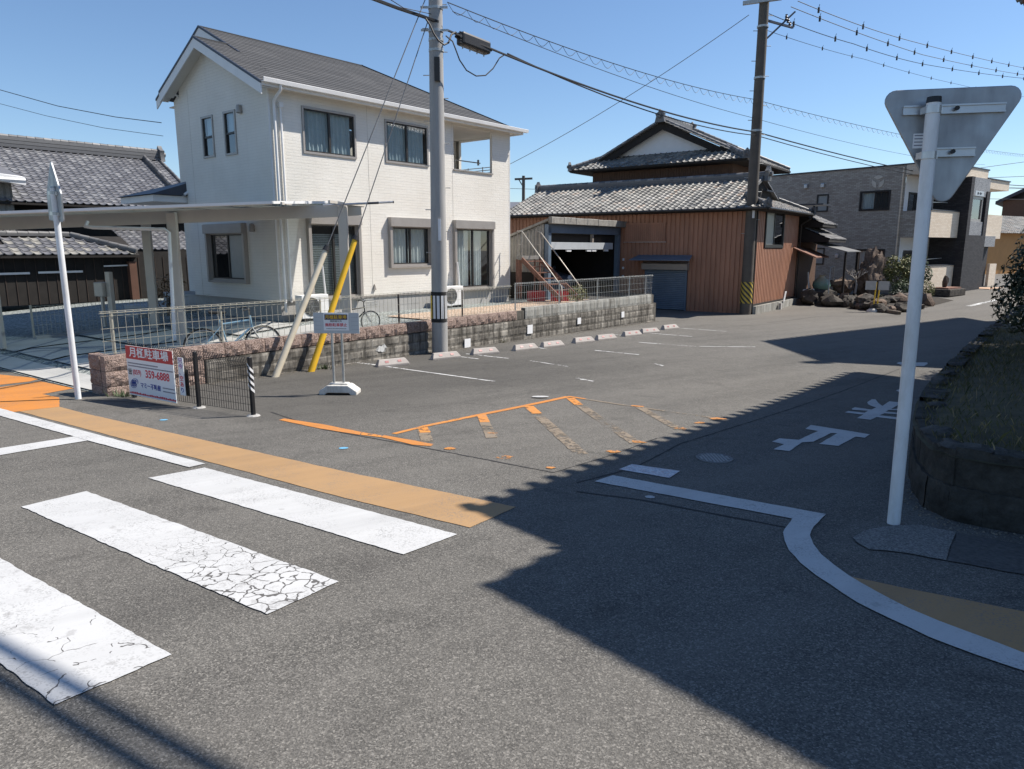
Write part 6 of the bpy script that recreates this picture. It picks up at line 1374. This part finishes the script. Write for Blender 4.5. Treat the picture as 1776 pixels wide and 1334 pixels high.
t = NT('green_glaze'); z_ = t.sep(t.objc())[2]; M['glaze'] = t.set(t.mix(t.ramp(t.math('ADD', z_, t.math('MULTIPLY', t.noise(6,4), .3)), [(.45,0.),(.75,1.)]), (.20,.34,.28), (.50,.45,.33)), .25, 0, .5)
mb = MB(); mb.lathe([(.22,0),(.34,.1),(.39,.25),(.36,.4),(.22,.54),(.13,.6),(.12,.66),(.16,.69),(.15,.70),(.1,.66),(.0,.62)], n=24); mb.build('body', M['glaze'], ur_, 60)
o = put('garden_rock', rock_mesh('garden_rock', (.75,.5,.3), 33, M['stone_dark'], 2), loc=tuple(gp_(1425,512,32.3))); tag(o, 'mossy boulder carrying the green urn', 'rock', 'rocks of the garden edge')
for i, (a, b, lab) in enumerate((((1388,524),(1500,531),'old timber edging along the front of the rock garden, long piece'), ((1515,539),(1560,546),'short old timber at the corner of the rock garden'))):
    A, B = G(*a), G(*b); o = thing('timber_edging', lab, 'timber', tuple(A)); mb = MB(); mb.bar(Vector((0,0,.06)), B-A+Vector((0,0,.06)), .14, .14); bevel(mb.build('log', M['timber'], o), .02)
for i, (q, r, m, lab) in enumerate((((1556,515,31.4),(.42,.4,.34),'leaf_dark','round clipped dark shrub beside the sign pole, lower'), ((1563,500,32.2),(.48,.4,.36),'leaf','round clipped olive shrub between standing stone and white sign pole'), ((1605,505,31.8),(.40,.36,.5),'leaf_yellow','olive clipped shrub nearest the apartment parapet'), ((1530,520,31.0),(.2,.2,.22),'leaf_dark','tiny dark shrub at the foot of the standing stone'))):
    p = gp_(*q); shrub('clipped_shrub', lab, (p.x, p.y, p.z-.3), [((0,0,.3),r)], 900, .05, M[m], group='clipped garden shrubs', seed=20+i)
p = gp_(1560,478,33.2); shrub('camellia', 'loose evergreen bush with yellowish leaves beside the standing stone', (p.x, p.y, -.4), [((-.35,0,1.25),(.45,.4,.5)), ((.35,.1,1.2),(.5,.4,.55)), ((0,0,.75),(.6,.45,.5)), ((-.6,.0,.8),(.35,.3,.4))], 420, .075, M['leaf_yellow'], seed=31)
p = gp_(1600,470,33.6); shrub('camellia', 'dark green bush behind the white sign pole in the garden', (p.x-.3, p.y, -.4), [((0,0,1.35),(.5,.4,.55)), ((-.3,0,.85),(.45,.4,.5)), ((.35,0,.8),(.4,.4,.45))], 420, .075, M['leaf'], seed=32)
# bare pruned tree
p = gp_(1483,505,32.3); bt = thing('bare_tree', 'small leafless pruned tree between the urn and the standing stone', 'tree', (p.x, p.y, p.z-.1)); mb = MB(); rnd = random.Random(4)
mb.tube([(0,0,0),(.03,0,.35),(-.02,.02,.65)], [.06,.05,.04], 7); mb.build('trunk', M['bark_pale'], bt, 60); mb = MB()
def twig(b, d, L, r, lv):
    e = b+d*L; m_ = b+d*L*.5+Vector((rnd.uniform(-.04,.04),)*3); mb.tube([b, m_, e], [r, r*.8, r*.55], 5)
    if lv:
        for k in range(3): twig(e if k else m_, (d+Vector((rnd.uniform(-.8,.8), rnd.uniform(-.8,.8), rnd.uniform(-.1,.5)))).normalized(), L*.62, r*.6, lv-1)
for k in range(6): a = k*1.05; twig(Vector((-.02,.02,.62)), Vector((cos(a)*.8, sin(a)*.8, .6)).normalized(), .34, .025, 2)
mb.build('branches', M['bark_pale'], bt, 60)
# little notice on a weighted foot
p = G(1516,541); ns = thing('notice_stand', 'two small grey notices on yellow posts in a white foot by the rock garden', 'sign stand', tuple(p), R(-25))
mb = MB(); mb.lathe([(.28,0),(.27,.06),(.16,.14),(.0,.17)], n=14); mb.build('foot', M['foot_conc'], ns, 50)
for x in (-.05,.08): mb = MB(); mb.cyl((x,0,.1), (x+.04,0,1.15), .022, None, 8); mb.build('post', M['wrap_yellow'], ns, 40)
for x in (-.2,.25): mb = MB(); mb.box(x-.19,-.04,.86,x+.19,-.025,1.2); mb.build('board', simple('faded_board', (.46,.46,.44), .7, 0, .1, 9), ns)
# trough with a small figure by the parapet
p = G(1640,513); tr_ = thing('stone_trough', 'low dark stone trough in front of the apartment parapet', 'trough', tuple(p), rz_of(AAZ)-pi/2)
mb = MB(); mb.box(-.5,-.9,0,.5,1.1,.35); bevel(mb.build('block', M['stone_dark'], tr_), .04, 2)
mb = MB(); mb.box(-.35,-.7,.35,.35,.9,.42); mb.build('tray', M['rust'], tr_)
o = put('driftwood', rock_mesh('driftwood', (.12,.15,.3), 50, M['bark'], 2, .6, 2.), loc=(p.x-.1,p.y,p.z+.68)); tag(o, 'gnarled piece of driftwood on the stone trough', 'driftwood')

# ------------------------------------------------------------------ right-hand bank: wall, grass, bush
M['bank_wall'] = stone('shade_toned_bank_wall', (.022,.021,.018), (.10,.095,.085))  # stone colour darkened to carry the deep shade on the bank
base = [G(*q) for q in ((2300,1015),(1990,962),(1776,928),(1700,915),(1640,900),(1600,880),(1580,850),(1573,815),(1580,775),(1600,730),(1630,690),(1668,645),(1700,612),(1735,578),(1768,548))]
base.append(base[-1]+(base[-1]-base[-2])*2.2)
bk_ = thing('bank_wall', 'shade-darkened stone-faced curb wall curving round the grassy bank', 'wall', (0,0,0))
def res(pts, step):
    out = [pts[0].copy()]
    for a, b in zip(pts, pts[1:]):
        n = max(1, int((b-a).length/step)); out += [a.lerp(b, (k+1)/n) for k in range(n)]
    return out
pl_ = res(base, .62); ctr = Vector((12.0, 8.5, 0)); WHt = .50
rnd = random.Random(9); M['bank_rubble'] = stone('bank_rubble', (.03,.03,.028), (.16,.15,.14)); cps = [rock_mesh('coping_stone', (.11,.075,.035), 60+k, M['bank_rubble'], 2) for k in range(4)]
for a, b in zip(pl_, pl_[1:]):
    d = (b-a).normalized(); nn = Vector((-d.y, d.x, 0)); nn = nn if nn.dot(ctr-a) > 0 else -nn
    for k in range(2):
        j = rnd.uniform(-.004,.004); z0 = a.z-.05+k*.275; h = .268; A, B = a+d*.003+nn*(j+.02*k), b-d*.003+nn*(j+.02*k)
        mb = MB(); zA, zB = gz(A.y)-.02+k*.26, gz(B.y)-.02+k*.26; nx, nz = 5, 4; hh = .262+(rnd.uniform(-.03,.03) if k else 0)
        def sp(i, m, back=0):
            q = A.lerp(B, i/nx); z = zA+(zB-zA)*i/nx+hh*m/nz; ed = 0 if 0 < i < nx and 0 < m < nz else .012
            w_ = noise.noise(Vector((q.x*7, q.y*7, z*7)))*.012+noise.noise(Vector((q.x*19, q.y*19, z*19)))*.007+ed*.7
            return (q.x+nn.x*(.22 if back else w_), q.y+nn.y*(.22 if back else w_), z+(0 if back else noise.noise(Vector((q.x*11, z*5, q.y*11)))*.012))
        fr = [sp(i, m) for m in range(nz+1) for i in range(nx+1)]; bq = [sp(i, nz, 1) for i in range(nx+1)]; w1 = nx+1
        mb.add(fr+bq, [(m*w1+i, m*w1+i+1, (m+1)*w1+i+1, (m+1)*w1+i) for m in range(nz) for i in range(nx)]+[(nz*w1+i, nz*w1+i+1, (nz+1)*w1+i+1, (nz+1)*w1+i) for i in range(nx)])
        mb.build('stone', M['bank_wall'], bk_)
    for k in range(1):
        q = a.lerp(b, rnd.random())+nn*rnd.uniform(.09,.2); o_ = put('coping_stone', cps[rnd.randrange(4)], bk_, loc=(q.x, q.y, gz(q.y)+.5), rot=(rnd.uniform(-.3,.3), rnd.uniform(-.3,.3), rnd.random()*6))
fan = [0,.02,.06,.14,.3,.55,1.0]; mb = MB(); m_ = len(pl_)
def bank_pt(i, f):
    p = pl_[i]; q = p.lerp(ctr, f); d = (q-p).to_2d().length; z0 = gz(p.y)+WHt-.05; return Vector((q.x, q.y, z0+min(d, 3.5)*.10+.08*noise.noise(Vector((q.x*1.3,q.y*1.3,0)))*min(1,d)))
mb.v = [tuple(bank_pt(i, f)) for f in fan for i in range(m_)]; mb.f = [(j*m_+i, j*m_+i+1, (j+1)*m_+i+1, (j+1)*m_+i) for j in range(len(fan)-1) for i in range(m_-1)]; mb.c = [.5]*len(mb.f)
M['bank_soil'] = simple('bank_soil', (.075,.065,.035), .95, 0, .4, 5, .6, 20); bank = struct(mb.build('grass_bank', M['bank_soil'], None, 60))
t = NT('dry_grass'); M['grass'] = t.set(t.ramp(t.attr(), [(0.,(.05,.06,.022)),(.55,(.11,.105,.04)),(.85,(.19,.15,.075)),(1.,(.36,.29,.17))]), .8, 0, .2)
rnd = random.Random(12); mb = MB()
for k in range(42000):
    i = min(m_-2, int(rnd.random()*(m_-1))); f = rnd.random()**1.6*.62+.012; u = rnd.random(); p = bank_pt(i, f).lerp(bank_pt(i+1, f), u)
    if p.y > 20 or p.x > 11: continue
    h = rnd.uniform(.02,.075)*(1.9 if rnd.random() < .06 else 1); a = rnd.random()*6.28; w = Vector((cos(a),sin(a),0))*rnd.uniform(.0015,.0035); l = Vector((rnd.uniform(-1,1),rnd.uniform(-1,1),0))*h*.7
    mb.cur = rnd.random(); mb.add([p-w, p+w, p+l*.5+Vector((0,0,h*.7))+w*.6, p+l+Vector((0,0,h))], [(0,1,2),(0,2,3)])
o = mb.build('grass', M['grass'], None, kind='stuff'); o['label'] = 'short dry grass covering the shaded bank'; o['category'] = 'grass'
p = aty(1792,545,12.6); shrub('evergreen_bush', 'dark evergreen bush growing on the grassy bank', (p.x+.06, p.y, -.02), [((-.05,0,1.2),(.5,.6,.6)), ((.0,.2,.7),(.55,.7,.6)), ((.25,0,1.75),(.6,.6,.45)), ((.9,.0,1.1),(.7,.7,.9))], 1500, .055, M['leaf_dark'], seed=41)

# grit and dead leaves gathered along the foot of the walls
rnd = random.Random(21)
def grit(name, label, pick, n, mat):
    mb = MB()
    for k in range(n):
        q = pick(); s = rnd.uniform(.004,.013); z = gz(q.y)+.002; a = rnd.random()*6.28; v = [Vector((q.x+s*cos(a+i*2.1)*rnd.uniform(.7,1.4), q.y+s*sin(a+i*2.1)*rnd.uniform(.7,1.4), z)) for i in range(3)]; v.append(Vector((q.x, q.y, z+s*rnd.uniform(.5,1.1))))
        mb.add(v, [(0,1,3),(1,2,3),(2,0,3)])
    o = mb.build(name, mat, None, kind='stuff'); o['label'] = label; o['category'] = 'grit'
M['grit'] = simple('grit', (.20,.175,.14), .9, 0, .4, 30)
grit('grit', 'loose grit gathered along the foot of the stained wall', lambda: wp(rnd.uniform(1.5,17.8), -.05-abs(rnd.gauss(0,.12))), 2600, M['grit'])
grit('grit', 'loose grit and crumbs along the foot of the stone bank wall', lambda: (lambda a, b: a.lerp(b, rnd.random())+Vector((-1,-.4,0)).normalized()*abs(rnd.gauss(0,.1)))(*(lambda i: (pl_[i], pl_[i+1]))(rnd.randrange(len(pl_)-1))), 1500, M['grit'])

# ------------------------------------------------------------------ neighbouring houses to the right, outside the frame, that shade the road
def gable_house(name, label, C, e, p, L, half, ez, slope, inset, zb, gin=None, ext=None):
    C, e, p = Vector(C), Vector(e).normalized(), Vector(p).normalized(); o = thing(name, label, 'house', (C.x, C.y, zb)); ez = ez-zb; cs = math.sqrt(1+slope*slope); gin = gin or inset
    mb = MB(); up1_ = (p+Vector((0,0,slope)))
    tile_plane(mb, Vector((0,0,ez)), e, up1_, L, half*cs); tile_plane(mb, p*(2*half)+Vector((0,0,ez)), e, -p+Vector((0,0,slope)), L, half*cs); rf = mb.build('roof', M['tile_grey'], o, 40)
    mb = MB(); k = .04
    while k < L: mb.cyl(e*k+p*.05+Vector((0,0,ez+.045)), e*k-p*.12+Vector((0,0,ez-.03)), .062, .055, 8); k += L/round(L/.27)
    mb.build('eave_tiles', M['ridge_tile'], rf, 50)
    if ext:
        mb = MB(); a0, w = ext; q0_ = p*a0-e*w+Vector((0,0,ez+slope*a0)); tile_plane(mb, q0_, e, up1_, w, (half-a0)*cs, pw=.27); d0 = [e*0+p*a0-e*w, e*0+p*a0, p*half, p*half-e*w]; zz_ = [ez+slope*a0, ez+slope*a0, ez+slope*half, ez+slope*half]
        mb.hexa([d+Vector((0,0,z-.12)) for d, z in zip(d0, zz_)]+[d+Vector((0,0,z-.02)) for d, z in zip(d0, zz_)]); mb.build('verge_roof', M['tile_grey'], rf, 40)
    mb = MB(); A = p*half+Vector((0,0,ez+slope*half)); ridge(mb, A, A+e*L, .22, .25, .08); oni(mb, A-e*.02+Vector((0,0,.12)), -e, .3); oni(mb, A+e*L+Vector((0,0,.12)), e, .3); mb.build('ridge_tiles', M['ridge_tile'], rf, 50)
    mb = MB(); f = lambda a, b, z: e*a+p*b+Vector((0,0,z)); mb.hexa([f(.02,.02,ez-.10),f(L-.02,.02,ez-.10),f(L-.02,half,ez+slope*half-.1),f(.02,half,ez+slope*half-.1),f(.02,.02,ez-.02),f(L-.02,.02,ez-.02),f(L-.02,half,ez+slope*half-.02),f(.02,half,ez+slope*half-.02)])
    mb.hexa([f(.02,2*half-.02,ez-.10),f(L-.02,2*half-.02,ez-.10),f(L-.02,half,ez+slope*half-.1),f(.02,half,ez+slope*half-.1),f(.02,2*half-.02,ez-.02),f(L-.02,2*half-.02,ez-.02),f(L-.02,half,ez+slope*half-.02),f(.02,half,ez+slope*half-.02)]); mb.build('roof_deck', M['rust_wood'], rf)
    mb = MB(); w = [f(gin,inset,0), f(L-inset,inset,0), f(L-inset,2*half-inset,0), f(gin,2*half-inset,0)]; zt = ez+slope*inset-.1
    mb.hexa(w+[q+Vector((0,0,zt)) for q in w]); 
    for a in (gin, L-inset): mb.prism([f(a,inset,zt), f(a,2*half-inset,zt), f(a,half,ez+slope*half-.15)], e*(.05 if a == gin else -.05))
    mb.build('wall', M['neighbour_wall'], o)
    for s_ in (L*.3, L*.68):
        for z_ in ((1.0, 3.6) if ez > 5 else (1.0,)):
            if z_+1.3 < zt: window(o, lambda s, z, d: e*s+p*(inset-.09+d)+Vector((0,0,z)), s_-.8, s_+.8, z_, z_+1.2, M['dark_trim'], gl=[M['glass_dark'], M['glass_dark']])
    return o
M['neighbour_wall'] = simple('mortar_wall', (.36,.32,.265), .85, 0, .12, 1.2, .3, 30, dirt=(.22,.19,.15), dsc=1.5)
M['rust_wood'] = simple('brown_eave_boards', (.17,.075,.045), .7, 0, .15, 6)
S1, S2 = G(818,884), G(1482,645); ZE = 5.5
C1 = S1+SUNV*((ZE-S1.z)/SUNV.z); C2 = S2+SUNV*((ZE-S2.z)/SUNV.z); e1 = (C2-C1).normalized(); e1.z = 0; e1.normalize()
gable_house('neighbour_house', 'tiled brown house on the grassy bank, shading the crossing', C1, e1, (e1.y,-e1.x,0), (C2-C1).length, 5.6, ZE, .285, .8, -.2, ext=(1.10,.76))
S = G(1325,592); ZE2 = 8.0; T = S+SUNV*((ZE2-S.z)/SUNV.z); bdir = Vector((.79,.61,0)).normalized()
gable_house('neighbour_house', 'tall brown-eaved house whose roof corner shows above the triangular sign', T, bdir, (bdir.y,-bdir.x,0), 12.5, 3.9, ZE2, .85, 1.0, -.3, gin=2.4)
